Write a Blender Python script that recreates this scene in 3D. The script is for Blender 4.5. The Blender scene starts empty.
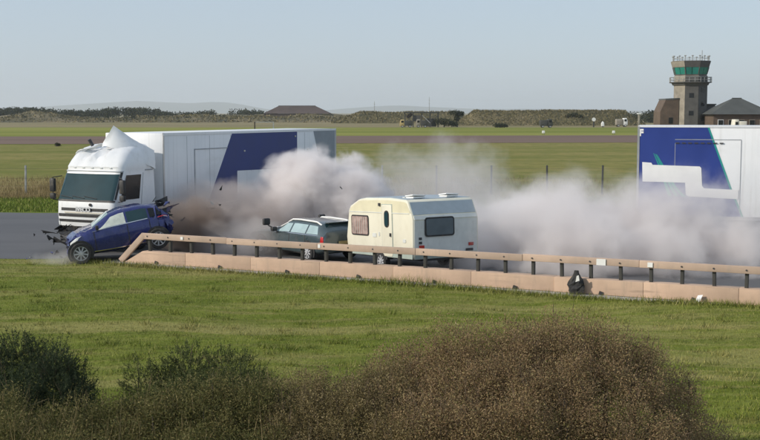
import bpy, bmesh, math, random
import numpy as np
from mathutils import Vector, Matrix, noise as mnoise

random.seed(7)
rng = np.random.default_rng(7)
scene = bpy.context.scene
col = scene.collection
R = math.radians

# ------------------------------------------------------------------ camera
CAM_H = 4.7
cam_data = bpy.data.cameras.new('camera')
cam_data.sensor_width = 36.0
cam_data.lens = 54.0
cam_data.clip_start = 0.2
cam_data.clip_end = 30000.0
cam = bpy.data.objects.new('camera', cam_data)
cam.location = (0, 0, CAM_H)
cam.rotation_euler = (R(90 - 5.38), 0, 0)
col.objects.link(cam)
scene.camera = cam

# ------------------------------------------------------------------ sky and sun
SUN_B, SUN_EL = 70.0, 27.0        # degrees left of "behind the camera", elevation
sun_dir = Vector((-math.sin(R(SUN_B)) * math.cos(R(SUN_EL)), -math.cos(R(SUN_B)) * math.cos(R(SUN_EL)), math.sin(R(SUN_EL))))
world = bpy.data.worlds.new('World')
scene.world = world
world.use_nodes = True
wn = world.node_tree
wn.nodes.clear()
sky = wn.nodes.new('ShaderNodeTexSky')
sky.sky_type = 'NISHITA'
sky.sun_disc = False
sky.sun_elevation = R(SUN_EL)
sky.sun_rotation = math.atan2(sun_dir.x, sun_dir.y) % (2 * math.pi)
sky.air_density = 1.0
sky.dust_density = 1.0
sky.ozone_density = 1.6
bg = wn.nodes.new('ShaderNodeBackground')
bg.inputs['Strength'].default_value = 0.13
wo = wn.nodes.new('ShaderNodeOutputWorld')
veil = wn.nodes.new('ShaderNodeMix')            # thin even veil of high cloud in front of the clear sky
veil.data_type = 'RGBA'
veil.inputs[0].default_value = 0.72
veil.inputs[7].default_value = (3.35, 3.95, 4.75, 1)
wn.links.new(sky.outputs[0], veil.inputs[6])
wn.links.new(veil.outputs[2], bg.inputs[0])
wn.links.new(bg.outputs[0], wo.inputs[0])

sun_data = bpy.data.lights.new('sun', 'SUN')
sun_data.energy = 3.0
sun_data.angle = R(0.55)
sun_data.color = (1.0, 0.92, 0.80)
sun = bpy.data.objects.new('sun', sun_data)
sun.rotation_euler = (-sun_dir).to_track_quat('-Z', 'Y').to_euler()
sun.location = (-40, -20, 40)
col.objects.link(sun)

# ------------------------------------------------------------------ render look
scene.view_settings.view_transform = 'Standard'
scene.view_settings.look = 'None'
scene.view_settings.exposure = 0.2
scene.view_settings.gamma = 1.0
scene.view_settings.use_curve_mapping = False
scene.render.engine = 'CYCLES'
cy = scene.cycles
cy.use_denoising = True
cy.max_bounces = 10
cy.diffuse_bounces = 3
cy.glossy_bounces = 3
cy.transmission_bounces = 4
cy.volume_bounces = 7
cy.transparent_max_bounces = 12
cy.volume_step_rate = 0.4
cy.volume_max_steps = 128

# ================================================================== helpers
def tag(o, label=None, cat=None, group=None, kind=None):
    if label: o['label'] = label
    if cat: o['category'] = cat
    if group: o['group'] = group
    if kind: o['kind'] = kind
    return o

def empty(name, loc=(0, 0, 0), rot=(0, 0, 0)):
    o = bpy.data.objects.new(name, None)
    o.empty_display_size = 0.3
    o.location = loc
    o.rotation_euler = rot
    col.objects.link(o)
    return o

def thing(name, label, cat, loc=(0, 0, 0), rot=(0, 0, 0), group=None):
    return tag(empty(name, loc, rot), label, cat, group)

def link(name, me, mat, parent=None):
    if mat is not None:
        me.materials.append(mat)
    o = bpy.data.objects.new(name, me)
    col.objects.link(o)
    if parent is not None:
        o.parent = parent
    return o

class MB:
    """collects shapes that make up ONE mesh object"""
    def __init__(s):
        s.v, s.f = [], []
    def add(s, verts, faces):
        n = len(s.v)
        s.v += [tuple(p) for p in verts]
        s.f += [tuple(i + n for i in f) for f in faces]
        return s
    def box(s, c, d, rot=None):
        hx, hy, hz = d[0] / 2, d[1] / 2, d[2] / 2
        vs = [Vector((x, y, z)) for x in (-hx, hx) for y in (-hy, hy) for z in (-hz, hz)]
        if rot is not None:
            m = rot if isinstance(rot, Matrix) else Matrix.Rotation(rot[0], 3, 'X') if False else None
            if m is None:
                from mathutils import Euler
                m = Euler(rot).to_matrix()
            vs = [m @ v for v in vs]
        c = Vector(c)
        return s.add([v + c for v in vs], [(0, 1, 3, 2), (4, 6, 7, 5), (0, 4, 5, 1), (2, 3, 7, 6), (0, 2, 6, 4), (1, 5, 7, 3)])
    def cyl(s, p0, p1, r0, r1=None, n=12, cap=True):
        if r1 is None: r1 = r0
        p0, p1 = Vector(p0), Vector(p1)
        q = (p1 - p0).to_track_quat('Z', 'Y')
        vs = []
        for p, r in ((p0, r0), (p1, r1)):
            for k in range(n):
                a = 2 * math.pi * k / n
                vs.append(p + q @ Vector((r * math.cos(a), r * math.sin(a), 0)))
        fs = [(k, (k + 1) % n, n + (k + 1) % n, n + k) for k in range(n)]
        if cap:
            fs += [tuple(range(n - 1, -1, -1)), tuple(range(n, 2 * n))]
        return s.add(vs, fs)
    def tube(s, pts, r, n=6):
        for a, b in zip(pts[:-1], pts[1:]):
            s.cyl(a, b, r, n=n)
        return s
    def prism(s, poly, axis, a, b):
        n = len(poly)
        def P(p, t):
            if axis == 'y': return (p[0], t, p[1])
            if axis == 'x': return (t, p[0], p[1])
            return (p[0], p[1], t)
        vs = [P(p, a) for p in poly] + [P(p, b) for p in poly]
        fs = [tuple(range(n)), tuple(range(2 * n - 1, n - 1, -1))]
        fs += [(k, n + k, n + (k + 1) % n, (k + 1) % n) for k in range(n)]
        return s.add(vs, fs)
    def grid(s, P, close=False):
        """P: rows of points"""
        nr, nc = len(P), len(P[0])
        vs = [p for row in P for p in row]
        fs = []
        for i in range(nr - 1):
            for j in range(nc - (0 if close else 1)):
                j2 = (j + 1) % nc
                fs.append((i * nc + j, i * nc + j2, (i + 1) * nc + j2, (i + 1) * nc + j))
        return s.add(vs, fs)
    def slab(s, P, off):
        """closed thin sheet: front grid P, back grid shifted by vector off"""
        nr, nc = len(P), len(P[0])
        off = Vector(off)
        Q = [[Vector(p) + off for p in row] for row in P]
        n0 = len(s.v)
        s.grid(P); s.grid(Q)
        m = nr * nc
        def e(i, j): return n0 + i * nc + j
        fs = []
        for j in range(nc - 1):
            fs.append((e(0, j), e(0, j) + m, e(0, j + 1) + m, e(0, j + 1)))
            fs.append((e(nr - 1, j), e(nr - 1, j + 1), e(nr - 1, j + 1) + m, e(nr - 1, j) + m))
        for i in range(nr - 1):
            fs.append((e(i, 0), e(i + 1, 0), e(i + 1, 0) + m, e(i, 0) + m))
            fs.append((e(i, nc - 1), e(i, nc - 1) + m, e(i + 1, nc - 1) + m, e(i + 1, nc - 1)))
        s.f += fs
        return s
    def build(s, name, mat, parent=None, smooth=False, bevel=0.0, seg=2, jitter=None):
        me = bpy.data.meshes.new(name)
        bm = bmesh.new()
        bv = [bm.verts.new(p) for p in s.v]
        for f in s.f:
            try:
                bm.faces.new([bv[i] for i in f])
            except ValueError:
                pass
        bmesh.ops.remove_doubles(bm, verts=bm.verts, dist=1e-5)
        bmesh.ops.recalc_face_normals(bm, faces=bm.faces)
        if bevel:
            es = [e for e in bm.edges if len(e.link_faces) == 2 and e.calc_face_angle(0) > R(28)]
            bmesh.ops.bevel(bm, geom=es, offset=bevel, segments=seg, profile=0.5, affect='EDGES', clamp_overlap=True)
        bm.to_mesh(me)
        bm.free()
        if smooth or bevel:
            me.polygons.foreach_set('use_smooth', [True] * len(me.polygons))
            me.set_sharp_from_angle(angle=R(38))
        return link(name, me, mat, parent)

def np_mesh(name, verts, nper, mat, parent=None):
    """fast mesh of len(verts)/nper separate n-gons"""
    me = bpy.data.meshes.new(name)
    n = len(verts)
    me.vertices.add(n)
    me.vertices.foreach_set('co', np.ascontiguousarray(verts, dtype=np.float32).ravel())
    me.loops.add(n)
    me.loops.foreach_set('vertex_index', np.arange(n, dtype=np.int32))
    m = n // nper
    me.polygons.add(m)
    me.polygons.foreach_set('loop_start', np.arange(0, n, nper, dtype=np.int32))
    me.polygons.foreach_set('loop_total', np.full(m, nper, dtype=np.int32))
    me.update(calc_edges=True)
    return link(name, me, mat, parent)

def copy_tree(o, parent=None):
    c = o.copy()
    col.objects.link(c)
    c.parent = parent
    for ch in o.children:
        copy_tree(ch, c)
    return c

# ------------------------------------------------------------------ materials
class NT:
    def __init__(s, name):
        s.m = bpy.data.materials.new(name)
        s.m.use_nodes = True
        s.t = s.m.node_tree
        s.t.nodes.clear()
        s.out = s.n('ShaderNodeOutputMaterial')
    def n(s, t, **kw):
        x = s.t.nodes.new(t)
        for k, v in kw.items(): setattr(x, k, v)
        return x
    def l(s, a, b):
        s.t.links.new(a, b)
    def val(s, sock, v):
        if isinstance(v, bpy.types.NodeSocket): s.l(v, sock)
        else: sock.default_value = v
    def math(s, op, a, b=None, c=None, clamp=False):
        x = s.n('ShaderNodeMath', operation=op, use_clamp=clamp)
        s.val(x.inputs[0], a)
        if b is not None: s.val(x.inputs[1], b)
        if c is not None: s.val(x.inputs[2], c)
        return x.outputs[0]
    def noise(s, vec, scale, detail=4, rough=0.55, out=0):
        x = s.n('ShaderNodeTexNoise')
        if vec is not None: s.l(vec, x.inputs['Vector'])
        x.inputs['Scale'].default_value = scale
        x.inputs['Detail'].default_value = detail
        x.inputs['Roughness'].default_value = rough
        return x.outputs[out]
    def mapping(s, vec, scale=(1, 1, 1), loc=(0, 0, 0)):
        x = s.n('ShaderNodeMapping')
        s.l(vec, x.inputs['Vector'])
        x.inputs['Scale'].default_value = scale
        x.inputs['Location'].default_value = loc
        return x.outputs[0]
    def mix(s, f, a, b):
        x = s.n('ShaderNodeMix', data_type='RGBA')
        s.val(x.inputs[0], f)
        s.val(x.inputs[6], a if isinstance(a, bpy.types.NodeSocket) else (*a, 1))
        s.val(x.inputs[7], b if isinstance(b, bpy.types.NodeSocket) else (*b, 1))
        return x.outputs[2]
    def ramp(s, f, stops, interp='LINEAR'):
        x = s.n('ShaderNodeValToRGB')
        x.color_ramp.interpolation = interp
        el = x.color_ramp.elements
        while len(el) < len(stops): el.new(0.5)
        for e, (p, c) in zip(el, stops):
            e.position = p
            e.color = (*c, 1) if len(c) == 3 else c
        s.val(x.inputs[0], f)
        return x.outputs[0]
    def step(s, x, a, b):
        m = s.n('ShaderNodeMapRange', interpolation_type='SMOOTHSTEP')
        s.val(m.inputs[0], x)
        m.inputs[1].default_value, m.inputs[2].default_value = a, b
        return m.outputs[0]
    def bsdf(s, color, rough=0.5, metal=0.0, **kw):
        b = s.n('ShaderNodeBsdfPrincipled')
        s.val(b.inputs['Base Color'], color if isinstance(color, bpy.types.NodeSocket) else (*color, 1))
        s.val(b.inputs['Roughness'], rough)
        s.val(b.inputs['Metallic'], metal)
        for k, v in kw.items():
            s.val(b.inputs[k.replace('_', ' ')], v)
        s.l(b.outputs[0], s.out.inputs[0])
        return b
    def bump(s, b, h, strength=0.3, dist=0.02):
        x = s.n('ShaderNodeBump')
        x.inputs['Strength'].default_value = strength
        x.inputs['Distance'].default_value = dist
        s.l(h, x.inputs['Height'])
        s.l(x.outputs[0], b.inputs['Normal'])

def simple(name, c, rough=0.5, metal=0.0, var=0.18, scale=3.0, dirt=None, bump=0.0, bscale=40, coat=0.0):
    t = NT(name)
    tc = t.n('ShaderNodeTexCoord').outputs['Object']
    n1 = t.noise(tc, scale, 5, 0.6)
    lo = tuple(x * (1 - var) for x in c)
    hi = tuple(min(1, x * (1 + var * 0.6)) for x in c)
    colr = t.ramp(n1, [(0.3, lo), (0.7, hi)])
    if dirt:
        n2 = t.noise(t.mapping(tc, (1, 1, 0.5)), scale * 2.3, 6, 0.65)
        colr = t.mix(t.math('MULTIPLY', t.step(n2, 0.5, 0.75), dirt[1]), colr, dirt[0])
    rr = t.math('MULTIPLY_ADD', n1, 0.2, max(0.02, rough - 0.1))
    b = t.bsdf(colr, rr, metal)
    if coat:
        b.inputs['Coat Weight'].default_value = coat
        b.inputs['Coat Roughness'].default_value = 0.08
    if bump:
        t.bump(b, t.noise(tc, bscale, 4, 0.6), bump, 0.01)
    return t.m

def position(t):
    return t.n('ShaderNodeNewGeometry').outputs['Position']

M = {}
MUD = ((0.22, 0.19, 0.15), 0.35)
M['white_paint'] = simple('white_paint', (0.76, 0.77, 0.78), 0.35, var=0.05, scale=1.5, dirt=((0.45, 0.43, 0.40), 0.35), coat=0.4)
M['box_white'] = simple('box_white', (0.74, 0.76, 0.78), 0.45, var=0.05, scale=0.8, dirt=((0.5, 0.5, 0.49), 0.3))
M['livery_blue'] = simple('livery_blue', (0.020, 0.045, 0.235), 0.4, var=0.12, scale=0.9)
M['livery_navy'] = simple('livery_navy', (0.014, 0.030, 0.17), 0.42, var=0.12, scale=0.9)
M['livery_green'] = simple('livery_green', (0.02, 0.30, 0.26), 0.4, var=0.1)
M['livery_grey'] = simple('livery_grey', (0.25, 0.28, 0.32), 0.45, var=0.1)
M['car_blue'] = simple('car_blue', (0.014, 0.023, 0.145), 0.28, metal=0.25, var=0.15, coat=0.8, dirt=((0.12, 0.11, 0.12), 0.3))
M['car_dark'] = simple('car_dark', (0.052, 0.078, 0.086), 0.3, metal=0.2, var=0.15, coat=0.8, dirt=((0.15, 0.14, 0.13), 0.35))
M['black_plastic'] = simple('black_plastic', (0.022, 0.022, 0.024), 0.6, dirt=MUD)
M['rubber'] = simple('rubber', (0.025, 0.025, 0.026), 0.85, dirt=((0.16, 0.14, 0.12), 0.5))
M['rim_silver'] = simple('rim_silver', (0.50, 0.51, 0.53), 0.4, metal=0.1, var=0.15, dirt=((0.2, 0.18, 0.16), 0.4))
M['steel'] = simple('steel', (0.5, 0.5, 0.5), 0.4, metal=0.8, var=0.15)
M['dark_steel'] = simple('dark_steel', (0.06, 0.06, 0.065), 0.6, metal=0.3, dirt=MUD)
M['chrome'] = simple('chrome', (0.75, 0.75, 0.76), 0.2, metal=1.0, var=0.05)
M['red_lens'] = simple('red_lens', (0.5, 0.012, 0.012), 0.2, coat=0.6)
M['clear_lens'] = simple('clear_lens', (0.7, 0.72, 0.72), 0.15, coat=0.6, var=0.08)
M['seam'] = simple('seam', (0.34, 0.36, 0.38), 0.7)
M['off_white'] = simple('off_white', (0.62, 0.66, 0.60), 0.35, var=0.25, scale=4)  # pale greenish white for a car side window and the curtain folds
t = NT('box_white_streaked')
tc = t.n('ShaderNodeTexCoord').outputs['Object']
n1 = t.noise(tc, 0.6, 4, 0.6)
n2 = t.noise(t.mapping(tc, (7, 7, 0.25)), 1.0, 5, 0.65)
n3 = t.noise(t.mapping(tc, (0.5, 0.5, 1.6)), 1.0, 5, 0.6)
c = t.ramp(n1, [(0.3, (0.70, 0.72, 0.74)), (0.7, (0.78, 0.79, 0.80))])
c = t.mix(t.math('MULTIPLY', t.step(n2, 0.5, 0.8), 0.5), c, (0.46, 0.46, 0.45))
c = t.mix(t.math('MULTIPLY', t.step(n3, 0.55, 0.8), 0.35), c, (0.50, 0.48, 0.45))
b = t.bsdf(c, 0.42)
t.bump(b, t.noise(t.mapping(tc, (0.8, 0.8, 0.5)), 1.0, 3, 0.5), 0.25, 0.05)
M['box_white'] = t.m
M['cream'] = simple('cream', (0.74, 0.71, 0.58), 0.5, var=0.06, scale=1.5, dirt=((0.50, 0.45, 0.30), 0.25))
M['caravan_grey'] = simple('caravan_grey', (0.66, 0.68, 0.65), 0.5, var=0.08, dirt=((0.42, 0.42, 0.38), 0.35))
M['cream_top'] = simple('cream_top', (0.70, 0.655, 0.47), 0.5, var=0.08)
M['caravan_slate'] = simple('caravan_slate', (0.36, 0.42, 0.46), 0.5, var=0.1)
M['caravan_stripe'] = simple('caravan_stripe', (0.36, 0.42, 0.38), 0.55, var=0.1, dirt=MUD)
M['curtain'] = simple('curtain', (0.38, 0.27, 0.24), 0.3, var=0.5, scale=5)
M['wood'] = simple('barrier_paint', (0.58, 0.40, 0.275), 0.85, var=0.16, scale=1.2, dirt=((0.34, 0.27, 0.21), 0.55), bump=0.25)
M['rail_paint'] = simple('rail_paint', (0.50, 0.365, 0.27), 0.8, var=0.2, scale=0.9, dirt=((0.36, 0.33, 0.29), 0.7), bump=0.2)
def scuffed(name, base, dark, sx):
    t = NT(name)
    tc = position(t)
    n1 = t.noise(tc, 1.1, 5, 0.62)
    scuff = t.noise(t.mapping(tc, (0.5, 0.5, 9.0)), 1.0, 5, 0.7)
    stain = t.noise(t.mapping(tc, (7.0, 7.0, 0.8)), 1.0, 5, 0.65)
    c = t.ramp(n1, [(0.3, tuple(v * 0.82 for v in base)), (0.7, tuple(min(1, v * 1.1) for v in base))])
    c = t.mix(t.math('MULTIPLY', t.step(stain, 0.52, 0.75), 0.45), c, dark)
    c = t.mix(t.math('MULTIPLY', t.math('MULTIPLY', t.step(scuff, 0.56, 0.72), t.step(n1, 0.4, 0.6)), sx), c, tuple(v * 0.45 for v in dark))
    b = t.bsdf(c, 0.85)
    t.bump(b, t.noise(tc, 30.0, 5, 0.65), 0.3, 0.01)
    return t.m
M['wood'] = scuffed('barrier_paint', (0.56, 0.395, 0.285), (0.36, 0.28, 0.215), 0.55)
M['rail_paint'] = scuffed('rail_paint', (0.50, 0.37, 0.285), (0.34, 0.29, 0.24), 0.5)
M['concrete'] = simple('concrete', (0.42, 0.40, 0.37), 0.9, var=0.2, bump=0.3, dirt=MUD)
M['post_grey'] = simple('post_grey', (0.33, 0.34, 0.33), 0.9, var=0.25)
M['post_dark'] = simple('post_dark', (0.06, 0.06, 0.055), 0.9, var=0.25)
M['plain_white'] = simple('plain_white', (0.8, 0.8, 0.78), 0.5, var=0.06)
M['yellow'] = simple('yellow', (0.50, 0.38, 0.17), 0.5, var=0.2)
M['bark'] = simple('bark', (0.07, 0.055, 0.04), 0.95, var=0.3)
M['glass_green'] = simple('glass_green', (0.02, 0.20, 0.16), 0.12, var=0.3, scale=0.5)

def glass(name, c, rough=0.06, var=0.25):
    t = NT(name)
    tc = t.n('ShaderNodeTexCoord').outputs['Object']
    n1 = t.noise(tc, 2.0, 3, 0.5)
    b = t.bsdf(t.ramp(n1, [(0.3, tuple(x * (1 - var) for x in c)), (0.7, c)]), rough)
    b.inputs['Specular IOR Level'].default_value = 0.35
    t.bump(b, t.noise(tc, 1.3, 2, 0.5), 0.06, 0.05)
    return t.m
M['windscreen'] = glass('windscreen_glass', (0.022, 0.055, 0.066))
M['grey_reflection_glass'] = glass('grey_reflection_glass', (0.14, 0.17, 0.20))  # grey blue reflection put into the base colour
M['letter_grey'] = simple('letter_grey', (0.55, 0.56, 0.57), 0.5)
M['dark_glass'] = glass('dark_glass', (0.012, 0.014, 0.016))
M['sky_tinted_glass'] = glass('sky_tinted_glass', (0.42, 0.55, 0.57))  # sky reflection carried by the pale base colour

# ================================================================== ground
def bank(y):
    t = np.clip((18.0 - y) / 11.0, 0, 1)
    return 1.45 * t * t * (3 - 2 * t)

def gz(x, y):
    """ground height"""
    w = np.clip((31 - y) / 4.0, 0, 1)
    return bank(y) + w * 0.045 * (np.sin(x * 0.9 + y * 0.5) + np.sin(x * 0.37 - y * 0.83 + 1.3))

# grass colours by place (same function for the soil sheet and the blades on it)
def grass_colour(t, blade=False):
    pos = position(t)
    sep = t.n('ShaderNodeSeparateXYZ')
    t.l(pos, sep.inputs[0])
    big = t.noise(t.mapping(pos, (0.05, 0.05, 0.0)), 1.0, 4, 0.55)
    Y = t.math('ADD', sep.outputs[1], t.math('MULTIPLY', t.math('SUBTRACT', big, 0.5), 4.0))
    warp = t.n('ShaderNodeVectorMath', operation='ADD')
    t.l(pos, warp.inputs[0])
    t.l(t.noise(pos, 0.5, 4, 0.7, 1), warp.inputs[1])
    streak = t.noise(t.mapping(warp.outputs[0], (0.07, 0.62, 0.0)), 1.0, 6, 0.68)
    streak2 = t.noise(t.mapping(warp.outputs[0], (0.22, 1.5, 0.0), (5, 2, 0)), 1.0, 6, 0.7)
    patch = t.noise(t.mapping(pos, (0.8, 1.3, 0.0)), 1.0, 6, 0.65)
    fine = t.noise(pos, 9.0, 3, 0.6)
    green_a, green_b, straw = (0.110, 0.142, 0.017), (0.180, 0.208, 0.032), (0.31, 0.275, 0.10)
    near = t.mix(t.step(patch, 0.3, 0.7), green_a, green_b)
    near = t.mix(t.math('MULTIPLY', t.step(streak, 0.46, 0.64), 0.72), near, straw)
    near = t.mix(t.math('MULTIPLY', t.step(streak2, 0.50, 0.68), 0.55), near, (0.27, 0.225, 0.085))
    near = t.mix(t.math('MULTIPLY', t.step(patch, 0.60, 0.8), 0.45), near, (0.13, 0.115, 0.04))
    # zones with growing distance
    lush = t.mix(streak2, (0.105, 0.15, 0.016), (0.16, 0.20, 0.03))
    rough = t.mix(t.step(t.noise(t.mapping(pos, (0.25, 0.3, 0)), 1.0, 5, 0.6), 0.3, 0.7), (0.31, 0.23, 0.105), (0.21, 0.18, 0.06))
    warp2 = t.n('ShaderNodeVectorMath', operation='MULTIPLY_ADD')
    t.l(t.noise(pos, 0.12, 5, 0.75, 1), warp2.inputs[0])
    warp2.inputs[1].default_value = (14, 14, 0)
    t.l(pos, warp2.inputs[2])
    fs = t.noise(t.mapping(warp2.outputs[0], (0.012, 0.10, 0.0), (3, 7, 0)), 1.0, 6, 0.68)
    fp = t.noise(t.mapping(pos, (0.45, 0.30, 0.0)), 1.0, 7, 0.75)
    field = t.mix(t.step(fs, 0.36, 0.62), (0.165, 0.175, 0.036), (0.27, 0.232, 0.075))
    field = t.mix(t.math('MULTIPLY', t.step(fp, 0.42, 0.66), 0.7), field, (0.135, 0.152, 0.03))
    ff = t.noise(t.mapping(pos, (0.004, 0.03, 0.0), (1, 4, 0)), 1.0, 5, 0.6)
    far = t.mix(t.step(ff, 0.35, 0.65), (0.175, 0.20, 0.030), (0.265, 0.265, 0.06))
    dry = t.mix(t.step(fs, 0.35, 0.65), (0.33, 0.26, 0.15), (0.17, 0.16, 0.07))
    c = near
    c = t.mix(t.step(Y, 52.0, 53.5), c, lush)
    leftside = t.math('SUBTRACT', 1.0, t.step(t.math('ADD', sep.outputs[0], t.math('MULTIPLY', big, 16.0)), -2.0, 14.0))
    c = t.mix(t.math('MULTIPLY', t.step(Y, 61.5, 63.5), t.math('MULTIPLY_ADD', leftside, 0.8, 0.2)), t.mix(t.step(Y, 61.5, 65), c, field), rough)
    c = t.mix(t.step(Y, 76, 84), c, field)
    c = t.mix(t.step(Y, 205, 225), c, far)
    c = t.mix(t.step(Y, 350, 380), c, dry)
    if blade:
        rnd = t.n('ShaderNodeNewGeometry').outputs['Random Per Island']
        c = t.mix(t.math('MULTIPLY', t.step(rnd, 0.80, 1.0), 0.7), c, (0.30, 0.25, 0.11))
        hsv = t.n('ShaderNodeHueSaturation')
        t.val(hsv.inputs['Value'], t.math('MULTIPLY_ADD', rnd, 0.6, 0.75))
        t.l(c, hsv.inputs['Color'])
        c = hsv.outputs[0]
    else:
        hsv = t.n('ShaderNodeHueSaturation')
        t.val(hsv.inputs['Value'], t.math('MULTIPLY_ADD', fine, 0.8, 0.55))
        t.l(c, hsv.inputs['Color'])
        c = hsv.outputs[0]
    return c

t = NT('ground_grass')
b = t.bsdf(grass_colour(t), 0.95)
b.inputs['Specular IOR Level'].default_value = 0.1
t.bump(b, t.noise(position(t), 5.0, 6, 0.7), 0.35, 0.06)
M['ground'] = t.m
t = NT('grass_blades')
b = t.bsdf(grass_colour(t, True), 0.7)
b.inputs['Specular IOR Level'].default_value = 0.2
M['blade'] = t.m

def axis(near0, near1, step, far, growth=1.35):
    a = list(np.arange(near0, near1 + 1e-6, step))
    s = step
    while a[-1] < far:
        s *= growth
        a.append(min(far, a[-1] + s))
    return a
ys = axis(2, 40, 0.5, 13000)
ys = [-60, -20, -5] + ys
xp = axis(0, 25, 0.5, 9000)
xs = [-v for v in xp[:0:-1]] + xp
P = [[(x, y, float(gz(x, y)) if y < 40 else 0.0) for x in xs] for y in ys]
mb = MB().grid(P)
g = mb.build('ground', M['ground'], smooth=True)
tag(g, 'mown airfield grass with straw streaks', kind='structure')

# asphalt taxiway where the crash happens; near edge follows the barrier on the right
BAR0, BAR1 = Vector((-7.96, 35.6)), Vector((9.23, 27.45))
bd = (BAR1 - BAR0).normalized()
bn = Vector((-bd.y, bd.x))           # away from the camera
if bn.y < 0: bn = -bn
t = NT('asphalt')
pos = position(t)
n1 = t.noise(t.mapping(pos, (0.12, 0.5, 0)), 1.0, 6, 0.65)
n2 = t.noise(pos, 22.0, 3, 0.6)
c = t.ramp(n1, [(0.25, (0.066, 0.068, 0.076)), (0.75, (0.112, 0.112, 0.118))])
c = t.mix(t.math('MULTIPLY', n2, 0.35), c, (0.15, 0.145, 0.14))
c = t.mix(t.math('MULTIPLY', t.step(t.noise(pos, 0.7, 5, 0.6), 0.6, 0.75), 0.35), c, (0.055, 0.055, 0.06))
b = t.bsdf(c, 0.85)
t.bump(b, n2, 0.25, 0.01)
M['asphalt'] = t.m
def wob(x, a=0.18, k=0.7):
    return a * (math.sin(x * k) + math.sin(x * k * 2.7 + 1.0)) * 0.5
near_edge = [(x, 36.6 + wob(x)) for x in np.arange(-120, -9.4, 0.8)]
for s_ in np.arange(0, 45, 1.0):
    p = BAR0 + bd * float(s_ - 1.0) + bn * 0.05
    near_edge.append((p.x, p.y))
xs_e = [p[0] for p in near_edge]
rows = []
for fr in (0, 0.25, 0.5, 0.75, 1.0):
    row = []
    for (x, y) in near_edge:
        yb = 53.6 + wob(x, 0.25, 0.5)
        row.append((x, y + (yb - y) * fr, 0.006))
    rows.append(row)
tag(MB().grid(rows).build('road', M['asphalt'], smooth=True), 'grey asphalt taxiway', kind='structure')
# concrete edging under the barrier
rows = [[], []]
for s_ in np.arange(-0.6, 40, 1.0):
    for k, off in ((0, -0.42 + 0.05 * math.sin(s_ * 3)), (1, 0.30)):
        p = BAR0 + bd * float(s_) + bn * off
        rows[k].append((p.x, p.y, 0.035))
tag(MB().slab(rows, (0, 0, -0.06)).build('concrete_edging', M['concrete']), 'pale concrete strip under the crash barrier', kind='structure')
# far runway
t = NT('runway_asphalt')
pos = position(t)
n1 = t.noise(t.mapping(pos, (0.01, 0.12, 0)), 1.0, 5, 0.6)
b = t.bsdf(t.ramp(n1, [(0.3, (0.12, 0.068, 0.042)), (0.7, (0.175, 0.108, 0.072))]), 0.9)
M['runway'] = t.m
rows = []
for y0, k in ((176, 0.0), (205, 0.5), (232, 1.0)):
    rows.append([(x, y0 + (4 * math.sin(x * 0.021) if k != 0.5 else 0) + x * 0.03, 0.03) for x in np.arange(-500, 501, 10)])
tag(MB().grid(rows).build('runway', M['runway']), 'brown grey runway strip', kind='structure')

# ------------------------------------------------------------------ far hills, dunes, banks
def terrain(name, x0, x1, y0, y1, nx, ny, hfun, mat, label):
    rows = []
    for j in range(ny + 1):
        v = j / ny
        row = []
        for i in range(nx + 1):
            x = x0 + (x1 - x0) * i / nx
            y = y0 + (y1 - y0) * v
            row.append((x, y, hfun(x, y, v)))
        rows.append(row)
    o = MB().grid(rows).build(name, mat, smooth=True)
    return tag(o, label, kind='structure')

def fbm(x, y, s, seed=0.0):
    return mnoise.fractal(Vector((x * s + seed, y * s, seed)), 1.0, 2.0, 5)

t = NT('far_hills')
t.bsdf(t.ramp(t.noise(position(t), 0.004, 4, 0.6), [(0.3, (0.06, 0.08, 0.05)), (0.7, (0.12, 0.12, 0.08))]), 1.0)
M['hills'] = t.m
def hill_h(x, y, v):
    w = math.sin(math.pi * min(1, v)) ** 0.8
    px = 380 + 1140 * x / y
    e = 0
    for c, wd, h in ((160, 75, 50), (230, 40, 30), (395, 70, 34), (60, 60, 20), (520, 90, 16), (-200, 200, 40), (900, 250, 30)):
        e += 2.1 * h * math.exp(-((px - c) / wd) ** 2)
    return w * (e * (1 + 0.25 * fbm(x, y, 0.0009, 3.0))) - 1.0
terrain('hills', -5600, 5600, 11500, 12600, 140, 10, hill_h, M['hills'], 'faint blue hills on the horizon')

t = NT('dune_scrub')
pos = position(t)
n1 = t.noise(t.mapping(pos, (0.05, 0.05, 0.12)), 1.0, 6, 0.65)
n2 = t.noise(t.mapping(pos, (0.35, 0.35, 0.35)), 1.0, 5, 0.7)
c = t.ramp(n1, [(0.34, (0.04, 0.044, 0.022)), (0.48, (0.14, 0.115, 0.055)), (0.66, (0.30, 0.235, 0.13))])
c = t.mix(t.math('MULTIPLY', t.step(n2, 0.4, 0.7), 0.6), c, (0.075, 0.075, 0.038))
b = t.bsdf(c, 1.0)
t.bump(b, n2, 0.9, 1.2)
M['dune'] = t.m
t = NT('bank_grass')
pos = position(t)
n1 = t.noise(t.mapping(pos, (0.10, 0.10, 0.10)), 1.0, 6, 0.65)
n2 = t.noise(t.mapping(pos, (0.8, 0.8, 0.28)), 1.0, 5, 0.7)
c = t.ramp(n1, [(0.34, (0.07, 0.066, 0.028)), (0.52, (0.165, 0.138, 0.06)), (0.68, (0.26, 0.21, 0.11))])
c = t.mix(t.math('MULTIPLY', t.step(n2, 0.42, 0.7), 0.65), c, (0.07, 0.065, 0.032))
b = t.bsdf(c, 1.0)
t.bump(b, n2, 0.9, 1.0)
M['bank'] = t.m

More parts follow.
